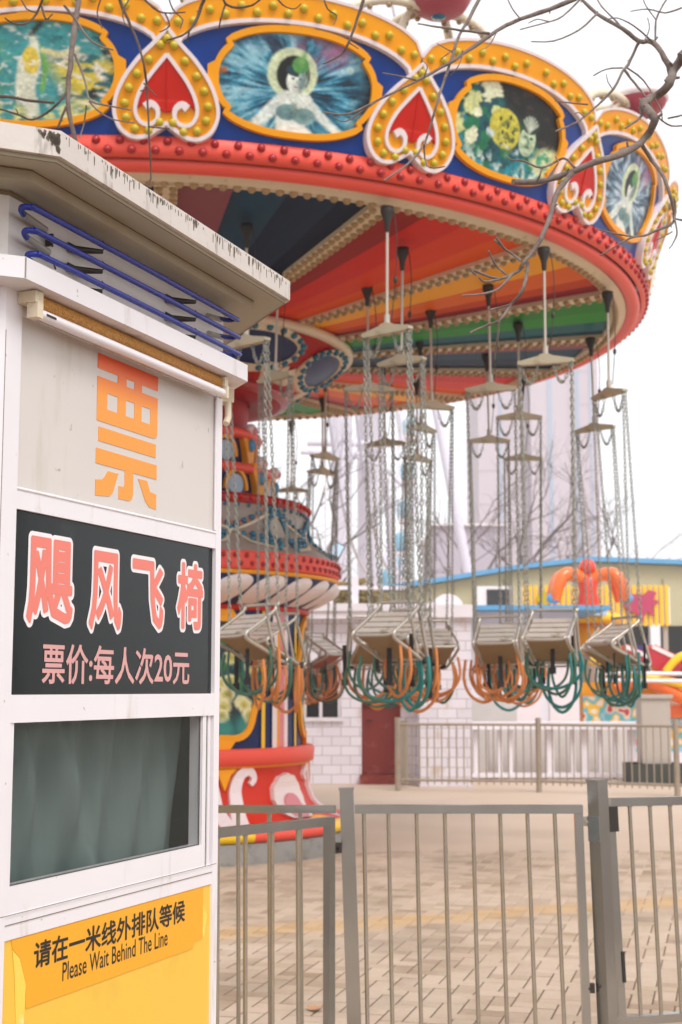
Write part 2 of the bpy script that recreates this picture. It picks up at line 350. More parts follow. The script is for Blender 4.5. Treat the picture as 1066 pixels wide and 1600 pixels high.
def brick(i0, j0, i1, j1):
    q = []
    for (i, j) in ((i0 + gap / W, j0 + gap / W), (i1 - gap / W, j0 + gap / W), (i1 - gap / W, j1 - gap / W), (i0 + gap / W, j1 - gap / W)):
        u, v = i * W, j * W; q.append((u * ca - v * sa, u * sa + v * ca + 9))
    h = .0035 + R.uniform(-.001, .0012); ins = [(.93 * a[0] + .07 * sum(t[0] for t in q) / 4, .93 * a[1] + .07 * sum(t[1] for t in q) / 4) for a in q]
    p.add([(a[0], a[1], .001) for a in q] + [(a[0], a[1], h) for a in ins], [(4, 5, 6, 7), (0, 1, 5, 4), (1, 2, 6, 5), (2, 3, 7, 6), (3, 0, 4, 7)])
for i in range(-70, 87):
    for j in range(-70, 72):
        u, v = i * W, j * W; X, Y = u * ca - v * sa, u * sa + v * ca + 9
        if not (-4 < X < 6 and 2.2 < Y < 13.5) or abs(X) > Y * .36 + 1.2: continue
        c = (i - j) % 4
        if c == 0: brick(i, j, i + 2, j + 1)
        elif c == 3: brick(i, j, i + 1, j + 2)
tag(p.build('paving', paver_material(), fix=False), kind='structure')

# ================================================================== TICKET BOOTH (octagon; local x along the front, -y out of it)
BX, BY, BA = -.643425, 2.76, math.atan2(.92939, .3691)
booth = thing('ticket_booth', 'white octagonal ticket booth with black price sign, yellow base and stained flat roof', 'ticket booth', (BX, BY, 0), BA)
FL, FR = -.04, .914; MID = (FL + FR) / 2; SIDE = FR - FL; APO = SIDE / 2 * 2.41421
def octa(o, z, c=(MID, APO)):
    r = (APO + o) / math.cos(rad(22.5)); return [(c[0] + r * math.cos(rad(-90 + 22.5 + 45 * k)), c[1] + r * math.sin(rad(-90 + 22.5 + 45 * k)), z) for k in range(8)]
def face_M(k): return Matrix.Translation((MID, APO, 0)) @ Matrix.Rotation(rad(45 * k), 4, 'Z') @ Matrix.Translation((-MID, -APO, 0))
def ring(mb, o0, z0, o1, z1, mi=0):
    a, b = octa(o0, z0), octa(o1, z1); mb.add(a + b, [(i, (i + 1) % 8, 8 + (i + 1) % 8, 8 + i) for i in range(8)], mi)
# roof: slab with fascia, sloped soffit, stepped inner trim
m = MB()
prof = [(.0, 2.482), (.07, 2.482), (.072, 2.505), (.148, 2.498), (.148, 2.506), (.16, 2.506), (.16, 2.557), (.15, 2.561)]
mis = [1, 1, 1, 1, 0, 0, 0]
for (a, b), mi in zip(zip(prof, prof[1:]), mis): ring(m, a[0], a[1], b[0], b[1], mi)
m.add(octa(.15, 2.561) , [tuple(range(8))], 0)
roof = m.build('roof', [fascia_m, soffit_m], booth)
m = MB(); ring(m, .149, 2.4965, .1465, 2.4965); ring(m, .0732, 2.5042, .0728, 2.5015); ring(m, .003, 2.4805, .0, 2.472); m.build('grime_line', grime_m, roof)
# black mildew at the roof corner and along the fascia
m = MB(); rr = random.Random(5)
for q in range(150):
    x = -.10 + 1.07 * rr.random(); h = rr.choice([.006, .009, .014, .018, .025]) * rr.uniform(.6, 1.2); z1 = 2.556 - rr.random() * .008; wd = rr.uniform(.0012, .004)
    if rr.random() < .5: x = rr.choice([.12, .3, .42, .62, .75, .9]) + rr.gauss(0, .028)
    x = min(max(x, -.10), .97)
    m.prism([(x, z1), (x + wd, z1 - .002), (x + wd * .8, z1 - h), (x + wd * .2, z1 - h * .9)], -.1608, -.1602)
MK = face_M(-1)
for q in range(70):
    t = rr.random() ** 1.8; x = FR + .060 - t * .04; z1 = 2.555 - rr.random() * .035 * (1 - t); s_ = rr.uniform(.002, .007)
    po = [(x, z1), (x + s_, z1 - s_ * .5), (x + s_ * .7, z1 - s_ * 2), (x - s_ * .3, z1 - s_)]
    m.plate([MK @ Vector((a, -.1608, b)) for a, b in po], [MK @ Vector((a, -.1602, b)) for a, b in po])
m.build('mildew_stain', mat('black_mildew', '#6a6054', .9, var=.4, vscale=120), roof)
# upper wall behind the neon tubes, ledge
m = MB(); ring(m, 0, 2.32, 0, 2.484); m.build('upper_wall', white_panel, booth)
m = MB()
for a, b in zip([(-.004, 2.286), (.055, 2.29), (.06, 2.29), (.06, 2.333), (.0, 2.337)], [(.055, 2.29), (.06, 2.29), (.06, 2.333), (.0, 2.337), (-.02, 2.337)]): ring(m, a[0], a[1], b[0], b[1])
ledge = m.build('ledge', white_alu, booth)
m = MB()
for k in (0, -1, 1):
    M = face_M(k)
    for sx in (FL - .024, FR + .0235): m.box(sx, sx + .0012, -.0606, -.055, 2.291, 2.332, M=M)
m.build('ledge_seam', grime_m, ledge)
# the eight wall faces: stiles, rails, panels
def wall_face(k):
    M = face_M(k); fr = MB(); y0, y1 = -.0, .05
    st = .032
    fr.box(FL, FL + .055, y0, y1, 0, 2.287, M=M); fr.box(FR - .028, FR, y0, y1, 0, 2.287, M=M)
    a, b = FL + .055, FR - .028
    fr.box(a, b, y0 + .002, y1, 1.853, 1.893, M=M)      # between ticket panel and sign
    fr.box(a, b, y0 + .001, y1, 1.435, 1.489, M=M)      # between sign and window
    fr.box(a, b, y0 + .003, y1, 1.0245, 1.072, M=M)     # sill rail
    fr.box(a, b, y0 + .003, y1, 0, .12, M=M)
    fr.box(a, b, y0 + .0035, y1, 2.245, 2.286, M=M)
    f = fr.build('frame', white_alu, booth)
    pn = MB(); pn.box(a, b, .009, .03, 1.893, 2.245, M=M); pn.build('upper_panel', white_panel, booth)
    yp = MB(); yp.box(a, b, .006, .03, .12, 1.0245, M=M); yp.build('lower_panel', yellow_panel, booth)
    return M, a, b, f
faces = {k: wall_face(k) for k in range(8)}
for k in (1, 2, 3, 4, 5, 6, 7):
    M, a, b, f = faces[k]
    q = MB(); q.box(a, b, .008, .03, 1.489, 1.853, M=M); q.build('side_panel', white_panel, booth)
    q = MB(); q.box(a, b, .012, .02, 1.072, 1.435, M=M); q.build('side_window', dark_glass, booth)
M, a, b, f0 = faces[0]
# bevel of the ticket panel frame and fine joints
q = MB(); q.tube([(a, .0035, 1.8935), (b, .0035, 1.8935)], .004, 6); q.tube([(b - .001, .0035, 1.9), (b - .001, .0035, 2.24)], .0035, 6); q.tube([(a + .001, .0035, 1.9), (a + .001, .0035, 2.24)], .003, 6); q.build('panel_bead', white_alu, f0)
q = MB(); q.box(a - .05, b, .0015, .0045, 1.0525, 1.0537); q.box(a - .05, b + .02, -.0006, .0, 1.071, 1.0722); q.box(a - .0535, a - .052, -.0006, .001, 1.08, 2.2); q.build('joint_line', grime_m, f0)
# black sign
sg = MB(); sg.box(a - .004, b + .002, .010, .03, 1.489, 1.853); sign = sg.build('price_sign', sign_black, booth)
sign['label'] = 'glossy black sign with pink ride name and ticket price'
chars = [('飓', .062, .248, 1.622, 1.816), ('风', .297, .447, 1.618, 1.808), ('飞', .478, .640, 1.630, 1.804), ('椅', .694, .842, 1.636, 1.814)]
for ch, x0, x1, z0, z1 in chars:
    lettering('letter_outline', ch, x0, x1, z0, z1, .0092, letter_white, sign, .076, 120, ref=.076)
    lettering('letter', ch, x0, x1, z0, z1, .0085, salmon, sign, .028, 120, ref=.076)
lettering('price_line', '票价:每人次20元', .132, .768, 1.510, 1.594, .0091, mauve, sign, .017, 80)
# big orange ticket character, drawn from its strokes
bx0, bx1, bz1, bz0 = .318, .588, 2.234, 1.918
def T(pts): return [(bx0 + (bx1 - bx0) * x, bz1 - (bz1 - bz0) * y) for x, y in pts]
strokes = [[(0, 0), (1, 0), (1, .107), (0, .107)], [(.32, .107), (.46, .107), (.46, .163), (.32, .163)], [(.595, .107), (.72, .107), (.72, .163), (.595, .163)],
           [(0, .163), (1, .163), (1, .262), (0, .262)], [(0, .262), (.155, .262), (.155, .378), (0, .378)], [(.325, .262), (.455, .262), (.455, .378), (.325, .378)],
           [(.60, .262), (.72, .262), (.72, .378), (.60, .378)], [(.875, .262), (1, .262), (1, .378), (.875, .378)],
           [(0, .378), (1, .378), (1, .44), (.985, .462), (.94, .475), (0, .475)],
           [(.03, .515), (.98, .515), (.98, .615), (.03, .615)], [(0, .668), (1, .668), (1, .775), (0, .775)],
           [(.46, .775), (.60, .775), (.60, .93), (.585, .965), (.54, .985), (.365, .985), (.365, .895), (.44, .895), (.46, .875)],
           [(.19, .81), (.355, .81), (.27, .955), (.22, .985), (.0, 1.0), (0, .89), (.1, .88), (.135, .86)],
           [(.68, .805), (.835, .805), (.89, .88), (1, .888), (1, 1.0), (.88, .995), (.81, .955)]]
def print_orange():
    m = bpy.data.materials.new('orange_print'); m.use_nodes = True; n = m.node_tree.nodes; L = m.node_tree.links
    tc = n.new('ShaderNodeTexCoord'); sp = n.new('ShaderNodeSeparateXYZ'); L.new(tc.outputs['Object'], sp.inputs[0])
    mr = n.new('ShaderNodeMapRange'); mr.inputs[1].default_value = bz0; mr.inputs[2].default_value = bz1; L.new(sp.outputs['Z'], mr.inputs[0])
    cr = n.new('ShaderNodeValToRGB'); e = cr.color_ramp.elements; e[0].color = rgba('#f39a33'); e[1].color = rgba('#ea4f1c'); e[0].position = .7
    L.new(mr.outputs[0], cr.inputs[0]); L.new(cr.outputs[0], n['Principled BSDF'].inputs['Base Color']); n['Principled BSDF'].inputs['Roughness'].default_value = .4; return m
q = MB()
for st in strokes: q.prism(T(st), .0078, .0092)
q.build('ticket_character', print_orange(), booth)
# window: inner sash, glass, curtain, dark room
q = MB(); A0, A1, Z0, Z1 = a, b, 1.072, 1.435
q.box(A0, .033, .004, .04, Z0, Z1); q.box(.833, .852, .004, .04, Z0, Z1); q.box(.033, .833, .0045, .04, Z0, 1.1235); q.box(.852, b, .014, .04, Z0, Z1); q.box(.866, .878, .006, .04, Z0, Z1)
win = q.build('window_frame', white_alu, booth)
q = MB(); q.box(.033, .833, .012, .016, 1.1235, 1.435); q.build('pane', pane_m, win)
q = MB(); q.box(.8525, .8535, .003, .02, Z0, Z1); q.box(.033, .833, .0105, .0115, 1.1235, 1.126); q.box(.8305, .833, .0105, .0115, 1.1235, 1.435); q.build('gasket', mat('dark_gasket', '#4a463f', .8), win)
q = MB()
def cur(u, v):
    x = .0 + .90 * u - .04 * (1 - v) * u; z = 1.07 + .39 * v
    fold = .012 * math.sin(u * 34 + 2.2 * (1 - v)) + .03 * math.exp(-((u - .16 - .12 * (1 - v)) / .035) ** 2) + .035 * math.exp(-((u - .30 - .22 * (1 - v)) / .05) ** 2) + .008 * math.sin(u * 90 + v * 3) * v
    return (x, .10 - fold, z)
q.grid(90, 14, cur); q.build('curtain', curtain_m, booth)
q = MB(); q.box(-.03, .9, .45, .46, 0.2, 2.2); q.build('inner_wall', dark_room, booth)
# yellow instruction sticker with torn tape
q = MB(); zt, zb = 1.0225, .885
q.prism([(.045, zt), (.846, zt), (.846, .902), (.80, .895), (.795, zb), (.10, zb), (.098, .93), (.075, .985), (.05, 1.005)], .0045, .0058); sticker = q.build('notice_sticker', strip_m, booth)
lettering('notice_text', '请在一米线外排队等候', .122, .752, .9545, 1.0065, .0040, ink_black, sticker, .022, 70)
lettering('notice_text', 'Please Wait Behind The Line', .226, .668, .913, .950, .0040, ink_black, sticker, .006, 60)
q = MB(); q.prism([(.05, 1.004), (.075, .984), (.098, .93), (.094, .86), (.075, .80), (.068, .86), (.06, .95)], .0047, .0056); q.build('torn_tape', tear_m, sticker)
q = MB(); q.prism([(.846, .985), (.868, .95), (.855, .905), (.80, .893), (.82, .93)], .0047, .0056); q.build('torn_tape', tear_m, sticker)
# neon tubes with brackets
neon = []
for z in (2.442, 2.398, 2.354):
    e = z - 2.398; x0, x1 = -.035 - e * .3, .885 - e * .15
    q = MB(); q.tube(smooth_pts([(x0 + .10, -.012, z - .006), (x0 + .03, -.02, z - .004), (x0 + .004, -.033, z), (x0 + .012, -.05, z), (x0 + .05, -.054, z), (.42, -.055, z + .001), (x1 - .03, -.054, z), (x1, -.05, z), (x1 - .004, -.03, z - .002), (x1 - .06, -.015, z - .006)], 5), .0063, 10)
    t = q.build('neon_tube', blue_neon, booth)
    for x in (.19, .62):
        q = MB(); q.tube([(x - .02, -.001, z - .012), (x - .005, -.012, z - .016), (x + .045, -.048, z - .010)], [.011, .009, .005], 7); q.tube([(x + .04, -.046, z - .012), (x + .042, -.062, z), (x + .042, -.05, z + .012), (x + .042, -.046, z)], .0012, 5); q.build('neon_bracket', dark_metal, t)
    q = MB(); q.tube([(x0 + .1, -.012, z - .006), (x0 + .135, -.012, z - .02), (x0 + .15, -.01, z - .034)], .002, 5); q.build('neon_bracket', dark_metal, t)
    q = MB(); q.tube([(x0 + .03, -.0195, z - .0045), (x0 + .12, -.0115, z - .0075)], .0072, 8); q.build('glass_end', clear_tube, t)
    q = MB(); q.tube([(x1 - .08, -.013, z - .007), (x1 - .02, -.022, z - .004)], .0072, 8); q.build('glass_end', clear_tube, t)
q = MB(); q.box(.085, .09, -.02, -.003, 2.405, 2.43); q.box(.07, .105, -.02, -.016, 2.417, 2.421); q.build('stub_bracket', dark_metal, booth)
# strip light under the ledge: gold reflector and white tube
lt = MB()
lt.tube([(.025, -.018, 2.272), (.845, -.018, 2.272)], .0165, 14); light = lt.build('strip_light_reflector', gold_m, booth)
q = MB(); q.tube([(.012, -.03, 2.245), (.855, -.03, 2.245)], .0115, 12); q.build('lamp_tube', tube_white, light)
q = MB(); q.box(-.002, .026, -.042, -.001, 2.262, 2.2855); q.box(.002, .022, -.045, -.02, 2.232, 2.263); q.build('lamp_holder', cream, light)
q = MB(); q.box(.846, .866, -.04, .0, 2.262, 2.285); q.box(.85, .862, -.044, -.02, 2.232, 2.263); q.build('lamp_holder', cream, light)
q = MB(); q.box(.04, .075, -.0418, -.041, 2.2425, 2.2475); q.build('tube_mark', ink_black, light)
# the fitting on the next face, seen end on
MK = face_M(1); q = MB(); q.box(FL + .01, FL + .06, -.035, 0, 2.24, 2.275, M=MK); q.tube([MK @ Vector((FL + .015, -.02, 2.24)), MK @ Vector((FL + .012, -.02, 2.20)), MK @ Vector((FL + .0, -.01, 2.18))], .009, 8); q.build('side_lamp_holder', cream, booth)

# ================================================================== STEEL FENCE AND GATE
def rot_lean(d): return (0, -rad(d), 0)
def bar_mesh(h, r=.0085):
    m = MB(); m.tube([(0, 0, 0), (0, 0, h)], r, 10); m.ball((0, 0, h - .004), r * 1.35, 10, 5, 0, (1, 1, .45)); m.ball((0, 0, .012), r * 1.35, 10, 5, 0, (1, 1, .45)); me = m.mesh('bar'); me.materials.append(steel); return me
def post(name, par, x, y, h, wx, rz, lean, m=steel_new):
    q = MB(); e = wx / 2; q.box(-e, e, -e, e, 0, h); q.box(-e - .003, e + .003, -e - .003, e + .003, h, h + .008); return q.build(name, m, par, (x, y, 0), (0, -rad(lean), rz))
MY = 5.8
fence = thing('steel_fence', 'middle section of the waist high steel bar fence between its two square posts', 'fence', (.55, MY, 0), 0)
post('post', fence, .028 - .55 + .03, 0, 1.10, .056, 0, 1.9)
post('post', fence, 1.02 - .55 + .035, 0, 1.135, .058, rad(38), 2.0)
def rail(par, x0, x1, z, name='top_rail', w=.034, h=.034, y=0, m=steel_new):
    q = MB(); q.box(x0, x1, y - w / 2, y + w / 2, z - h, z); return q.build(name, m, par)
rail(fence, .055 - .55, .967 - .55, 1.04); rail(fence, .07 - .55, .985 - .55, .15, 'bottom_rail')
bm_ = bar_mesh(.87)
for k in range(-1, 7):
    x = .188 + .1128 * k - .55; link('bar', bm_, fence, (x + (.015 if k >= 0 else .03), 0, .142), rot_lean(.9 + max(0, k - 3) * .25))
q = MB(); q.box(-.016, .016, -.0155, .0155, 0, .87); q.build('stile', steel_new, fence, (.955 - .55 + .012, 0, .135), rot_lean(1.1))
for z in (.975, .33):
    q = MB(); q.box(.965 - .55, 1.0 - .55, -.012, .012, z - .018, z + .018); q.tube([(.98 - .55, -.014, z), (.98 - .55, -.022, z)], .006, 8); q.build('hinge_bracket', dark_metal if z < .5 else steel, fence)
f2 = thing('steel_fence', 'right hand section of steel bar fence starting at the taped square post', 'fence', (1.085, 5.86, 0), rad(17))
rail(f2, -.0, 1.2, 1.062); rail(f2, -.01, 1.2, .205, 'bottom_rail')
b2 = bar_mesh(.84)
for k in range(12): link('bar', b2, f2, (.10 + .092 * k + .02, 0, .19), rot_lean(1.9))
q = MB(); q.box(-.016, .016, -.0155, .0155, 0, .885); q.build('stile', steel_new, f2, (.035, 0, .14), rot_lean(2.2))
q = MB(); q.box(-.02, .02, -.021, .021, 0, .10); q.build('lock_plate', dark_metal, f2, (.012, 0, .93), rot_lean(2.2)); q = MB(); q.box(-.006, .006, -.021, -.017, 0, .12); q.build('latch_slot', cap_m, f2, (.042, 0, .34), rot_lean(2.2))
f3 = thing('steel_fence', 'fixed steel bar fence behind the gate, running behind the booth', 'fence', (.0, MY + .03, 0), 0)
rail(f3, -1.9, -.02, 1.036, h=.03); rail(f3, -1.9, .0, .15, 'bottom_rail')
for k in range(14): link('bar', bm_, f3, (-.155 - .125 * k, 0, .142), rot_lean(.6))
gy0, gy1 = 5.2, 5.70; gx0, gx1 = -.47, -.035
gl = math.hypot(gx1 - gx0, gy1 - gy0) ; gate = thing('steel_gate', 'steel bar gate standing ajar in front of the fence beside the booth', 'gate', (gx1, gy1, 0), math.atan2(gy0 - gy1, gx0 - gx1) )
rail(gate, 0, 1.15, 1.003, w=.034, h=.034); rail(gate, 0, 1.15, .15, 'bottom_rail')
q = MB(); q.box(-.0, .034, -.0165, .0165, .12, .97); q.build('stile', steel_new, gate)
bgm = bar_mesh(.82)
for k in range(8): link('bar', bgm, gate, (.19 + .142 * k, 0, .15), (0, rad(.6), 0))
q = MB(); q.box(-.045, .0, -.012, .012, .86, .90); q.tube([(-.02, .014, .88), (-.02, .024, .88)], .007, 8); q.build('hinge_bracket', dark_metal, gate)
# ladder of taped film on the right post
q = MB(); q.box(-.0302, .0302, -.0302, .0302, .90, 1.0); q.build('tape_wrap', mat('silver_tape', '#8f979b', .25, metal=.6, var=.25, vscale=40), fence, (1.02 - .55 + .035 - .002, 0, 0), (0, -rad(2.0), rad(38)))

# a dry leaf on the paving
lf = atZ(485, 1578, .012); q = MB()
for k in range(5):
    a = rad(-60 + 30 * k + 40); l = (.05, .065, .08, .065, .05)[k]; d = Vector((math.cos(a), math.sin(a), 0)); n_ = Vector((-d.y, d.x, 0))
    q.add([(0, 0, 0), d * l * .5 + n_ * .016 + Vector((0, 0, .008)), d * l + Vector((0, 0, .012)), d * l * .5 - n_ * .016 + Vector((0, 0, .006))], [(0, 1, 2, 3)])
tag(q.build('dry_leaf', mat('dry_leaf', '#b98a66', .8), None, lf), 'curled dry leaf lying on the pavers behind the gate', 'leaf')

# ================================================================== SWING RIDE
CX, CY = -1.758, 14.09
ride = thing('swing_ride', 'huge colourful flying chair ride with rainbow ceiling, painted valance and carved centre column', 'amusement ride', (CX, CY, 0))
NS = 17; STEP = 360 / NS; RIB0 = -62.1
def az(k): return RIB0 + STEP * k
def pol(r, a, z): return (r * math.cos(rad(a)), r * math.sin(rad(a)), z)
VIEW = -82.9
def turn(a): return (a - VIEW + 180) % 360 - 180
def bulbs(name, spots, r, m, sc=(1, 1, 1), seg=8):
    """spots: (x, y, z) in ride space; the hundred nearest the camera one by one, the rest as one part"""
    q = MB(); q.ball((0, 0, 0), r, seg, 6, 0, sc); me = q.mesh(name); me.materials.append(m)
    cam_l = Vector((-CX, -CY, EYE)); sp = sorted(spots, key=lambda p: (Vector(p) - cam_l).length)
    for p in sp[:100]: link(name, me, ride, p)
    if len(sp) > 100:
        q = MB()
        for p in sp[100:]: q.ball(p, r, 6, 4, 0, sc)
        tag(q.build(name, m, ride, fix=False), kind='stuff')
# --- plinth, base
q = MB(); q.lathe([(0, .176), (1.80, .176), (1.88, .17), (1.9, 0)], 72); q.build('plinth', concrete, ride)
q = MB()
for k in range(24):
    a0 = rad(15 * k + 3); q.lathe([(1.80 + .075 * math.cos(t), .235 + .062 * math.sin(t)) for t in [rad(-100 + 25 * i) for i in range(13)]], 6, [(1 if k % 3 == 1 else 0)] * 12, a0, a0 + rad(15))
q.build('foot_ring', [coral, yellow], ride)
q = MB(); q.lathe([(1.80, .27), (1.68, .30), (1.56, .36), (1.47, .45), (1.42, .58), (1.41, .70), (1.42, .80)], 64); base = q.build('base_drum', base_red, ride)
q = MB(); q.lathe([(1.42, .795), (1.455, .795), (1.46, .812)], 64); q.build('base_line', orange, ride)
q = MB(); q.lathe([(1.455, .812), (1.49, .82), (1.50, .94), (1.485, .962), (1.36, .966)], 64); q.build('base_lip', coral, ride)
def base_r(z):
    P = [(.27, 1.80), (.30, 1.68), (.36, 1.56), (.45, 1.47), (.58, 1.42), (.70, 1.41), (.80, 1.42)]
    for (z0, r0), (z1, r1) in zip(P, P[1:]):
        if z <= z1: return r0 + (r1 - r0) * max(0, (z - z0)) / (z1 - z0)
    return 1.42
def on(rf, a, off=0): return lambda x, z: pol(rf(z) + off, a + math.degrees(x / rf(z)), z)
def patch(mb, poly, f_out, f_in, mi=0): mb.plate([f_out(*p) for p in poly], [f_in(*p) for p in poly], mi)
def disc(mb, cx, cz, rx, rz, f, mi=0, n=6, na=28):
    vs = [f(cx + rx * i / n * math.cos(2 * math.pi * k / na), cz + rz * i / n * math.sin(2 * math.pi * k / na)) for i in range(n + 1) for k in range(na)]
    mb.add(vs, [(i * na + k, i * na + (k + 1) % na, (i + 1) * na + (k + 1) % na, (i + 1) * na + k) for i in range(n) for k in range(na)], mi, True)
def band(mb, pts, width, f_in, f_out, closed=False, mi=0):
    """flat raised ribbon along a 2D curve on a surface"""
    P = [Vector(p) for p in pts]; n = len(P); L_, R_ = [], []
    for i in range(n):
        a = P[i - 1] if (i or closed) else P[0]; b = P[(i + 1) % n] if (i < n - 1 or closed) else P[-1]
        t = (b - a); t = t.normalized() if t.length > 1e-9 else Vector((1, 0)); nn = Vector((-t.y, t.x)); w_ = width[i] if isinstance(width, list) else width
        L_.append(P[i] + nn * w_ / 2); R_.append(P[i] - nn * w_ / 2)
    vs = []
    for l, r_ in zip(L_, R_): vs += [f_in(*l), f_out(*l), f_out(*r_), f_in(*r_)]
    fs = []
    for i in range(n if closed else n - 1):
        j = (i + 1) % n
        for k in range(3): fs.append((i * 4 + k, j * 4 + k, j * 4 + k + 1, i * 4 + k + 1))
    if not closed: fs += [(0, 1, 2, 3), tuple(n * 4 - 4 + k for k in (3, 2, 1, 0))]
    mb.add(vs, fs, mi)
for k in range(6):
    a = -60 + 60 * k
    fo, fi = on(base_r, a, .035), on(base_r, a, -.03)
    for s_ in (-1, 1):
        q = MB(); band(q, [Vector(p[:2]) for p in smooth_pts([(s_ * .06, .30, 0), (s_ * .10, .45, 0), (s_ * .11, .62, 0), (s_ * .17, .74, 0), (s_ * .26, .765, 0), (s_ * .31, .70, 0), (s_ * .27, .645, 0)], 4)], [.15 - .0046 * i for i in range(25)], fi, fo)
        q.build('base_scroll', whiteplast, ride)
    q = MB(); patch(q, [(-.12, .79), (.12, .79), (.06, .74), (0, .60), (-.06, .74)], on(base_r, a, .04), on(base_r, a, -.02)); q.build('scroll_leaf', orange, ride)
    q = MB(); a2 = a + 30
    rim_ = [(.235 * math.cos(rad(t)) * (1 + .03 * math.cos(rad(t * 12))), .50 + .225 * math.sin(rad(t)) * (1 + .03 * math.cos(rad(t * 12)))) for t in range(0, 360, 9)]
    rim_ = [(x, max(z, .34)) for x, z in rim_]
    patch(q, rim_, on(base_r, a2, .05), on(base_r, a2, -.05)); sh = q.build('base_shell', pinkwhite, ride)
    q = MB(); patch(q, [(.13 * math.cos(rad(t)) + .01, max(.35, .42 + .13 * math.sin(rad(t)))) for t in range(0, 360, 15)], on(base_r, a2, .058), on(base_r, a2, 0)); q.build('shell_heart', pink, sh)
    q = MB(); patch(q, [(-.2, .30), (-.05, .275), (.12, .275), (.24, .31), (.1, .335), (-.1, .335)], on(base_r, a2 + 8, .03), on(base_r, a2 + 8, -.05)); q.build('base_leaf', orange, ride)
# --- column shaft with stripes and flower pictures
SH = lambda z: 1.385
q = MB(); q.lathe([(1.385, .95), (1.38, 2.30)], 72); q.build('shaft', navy, ride)
for k in range(6):
    a = -30 + 60 * k
    q = MB(); o1, i1 = on(SH, a, .012), on(SH, a, -.01)
    for x0, x1, mi in ((-.30, -.255, 0), (.255, .30, 0), (-.155, -.085, 1), (-.085, -.045, 2), (-.045, .035, 3), (.035, .10, 1)): q.grid(3, 2, lambda u, v: o1(x0 + (x1 - x0) * u, .965 + 1.3 * v), mi)
    q.build('shaft_stripe', [yellow, whiteplast, orange, pink], ride)
# --- bowl with petals, studded ring, dome
def bowl_r(z):
    t = min(1, max(0, (z - 2.265) / .255)); return 1.42 + .30 * math.sin(t * math.pi / 2) ** .9
q = MB(); q.lathe([(bowl_r(2.265 + .26 * i / 10), 2.265 + .26 * i / 10) for i in range(11)], 84); q.build('bowl', navy, ride)
q = MB(); q.lathe([(1.38, 2.215), (1.43, 2.22), (1.45, 2.245), (1.42, 2.275)], 72); q.build('bowl_ring', red, ride)
pm = MB(); prof_ = [(-.16, 2.272), (-.11, 2.30), (-.02, 2.355), (.06, 2.41), (.13, 2.46), (.165, 2.50)]
def petal(mb):
    n = 12; vs = []; nu = 8
    for j in range(n + 1):
        v = j / n; z = 2.268 + .25 * v; cx = -.11 + .17 * v; hw = .168 * math.sqrt(max(.004, 1 - ((v - .56) / (.46 if v > .56 else .66)) ** 2))
        for i in range(nu + 1):
            u = -1 + 2 * i / nu; bulge = .055 * (1 - u * u) * (math.sin(math.pi * (.1 + .85 * v)))
            x = cx + u * hw; r = bowl_r(z) + .004 + bulge; vs.append(pol(r, math.degrees(x / 1.6), z))
    mb.add(vs, [(j * (nu + 1) + i, j * (nu + 1) + i + 1, (j + 1) * (nu + 1) + i + 1, (j + 1) * (nu + 1) + i) for j in range(n) for i in range(nu)], 0, True)
petal(pm); pme = pm.mesh('petal'); pme.materials.append(pinkwhite)
for k in range(28): link('petal', pme, ride, (0, 0, 0), (0, 0, rad(360 / 28 * k + 3)))
q = MB(); q.lathe([(1.70, 2.515), (1.735, 2.525), (1.735, 2.555), (1.70, 2.562)], 84); q.build('gold_ring', orange, ride)
q = MB(); q.lathe([(1.70, 2.562), (1.735, 2.565), (1.745, 2.60), (1.73, 2.645), (1.745, 2.69), (1.735, 2.725), (1.68, 2.735)], 84); q.build('stud_ring', coral, ride)
bulbs('ring_stud', [pol(1.742, 360 / 96 * (k + .5 * (j)), 2.61 + .075 * j) for k in range(96) for j in (0, 1)], .024, redstud)
DP = [(1.68, 2.735), (1.665, 2.765), (1.58, 2.82), (1.50, 2.885), (1.44, 2.96), (1.405, 3.05), (1.395, 3.14), (1.41, 3.20)]
def dome_r(z):
    for (r0, z0), (r1, z1) in zip(DP, DP[1:]):
        if z <= z1: return r0 + (r1 - r0) * max(0, z - z0) / (z1 - z0)
    return 1.41
q = MB(); q.lathe(DP, 84); q.build('dome', taupe, ride)
teals = []
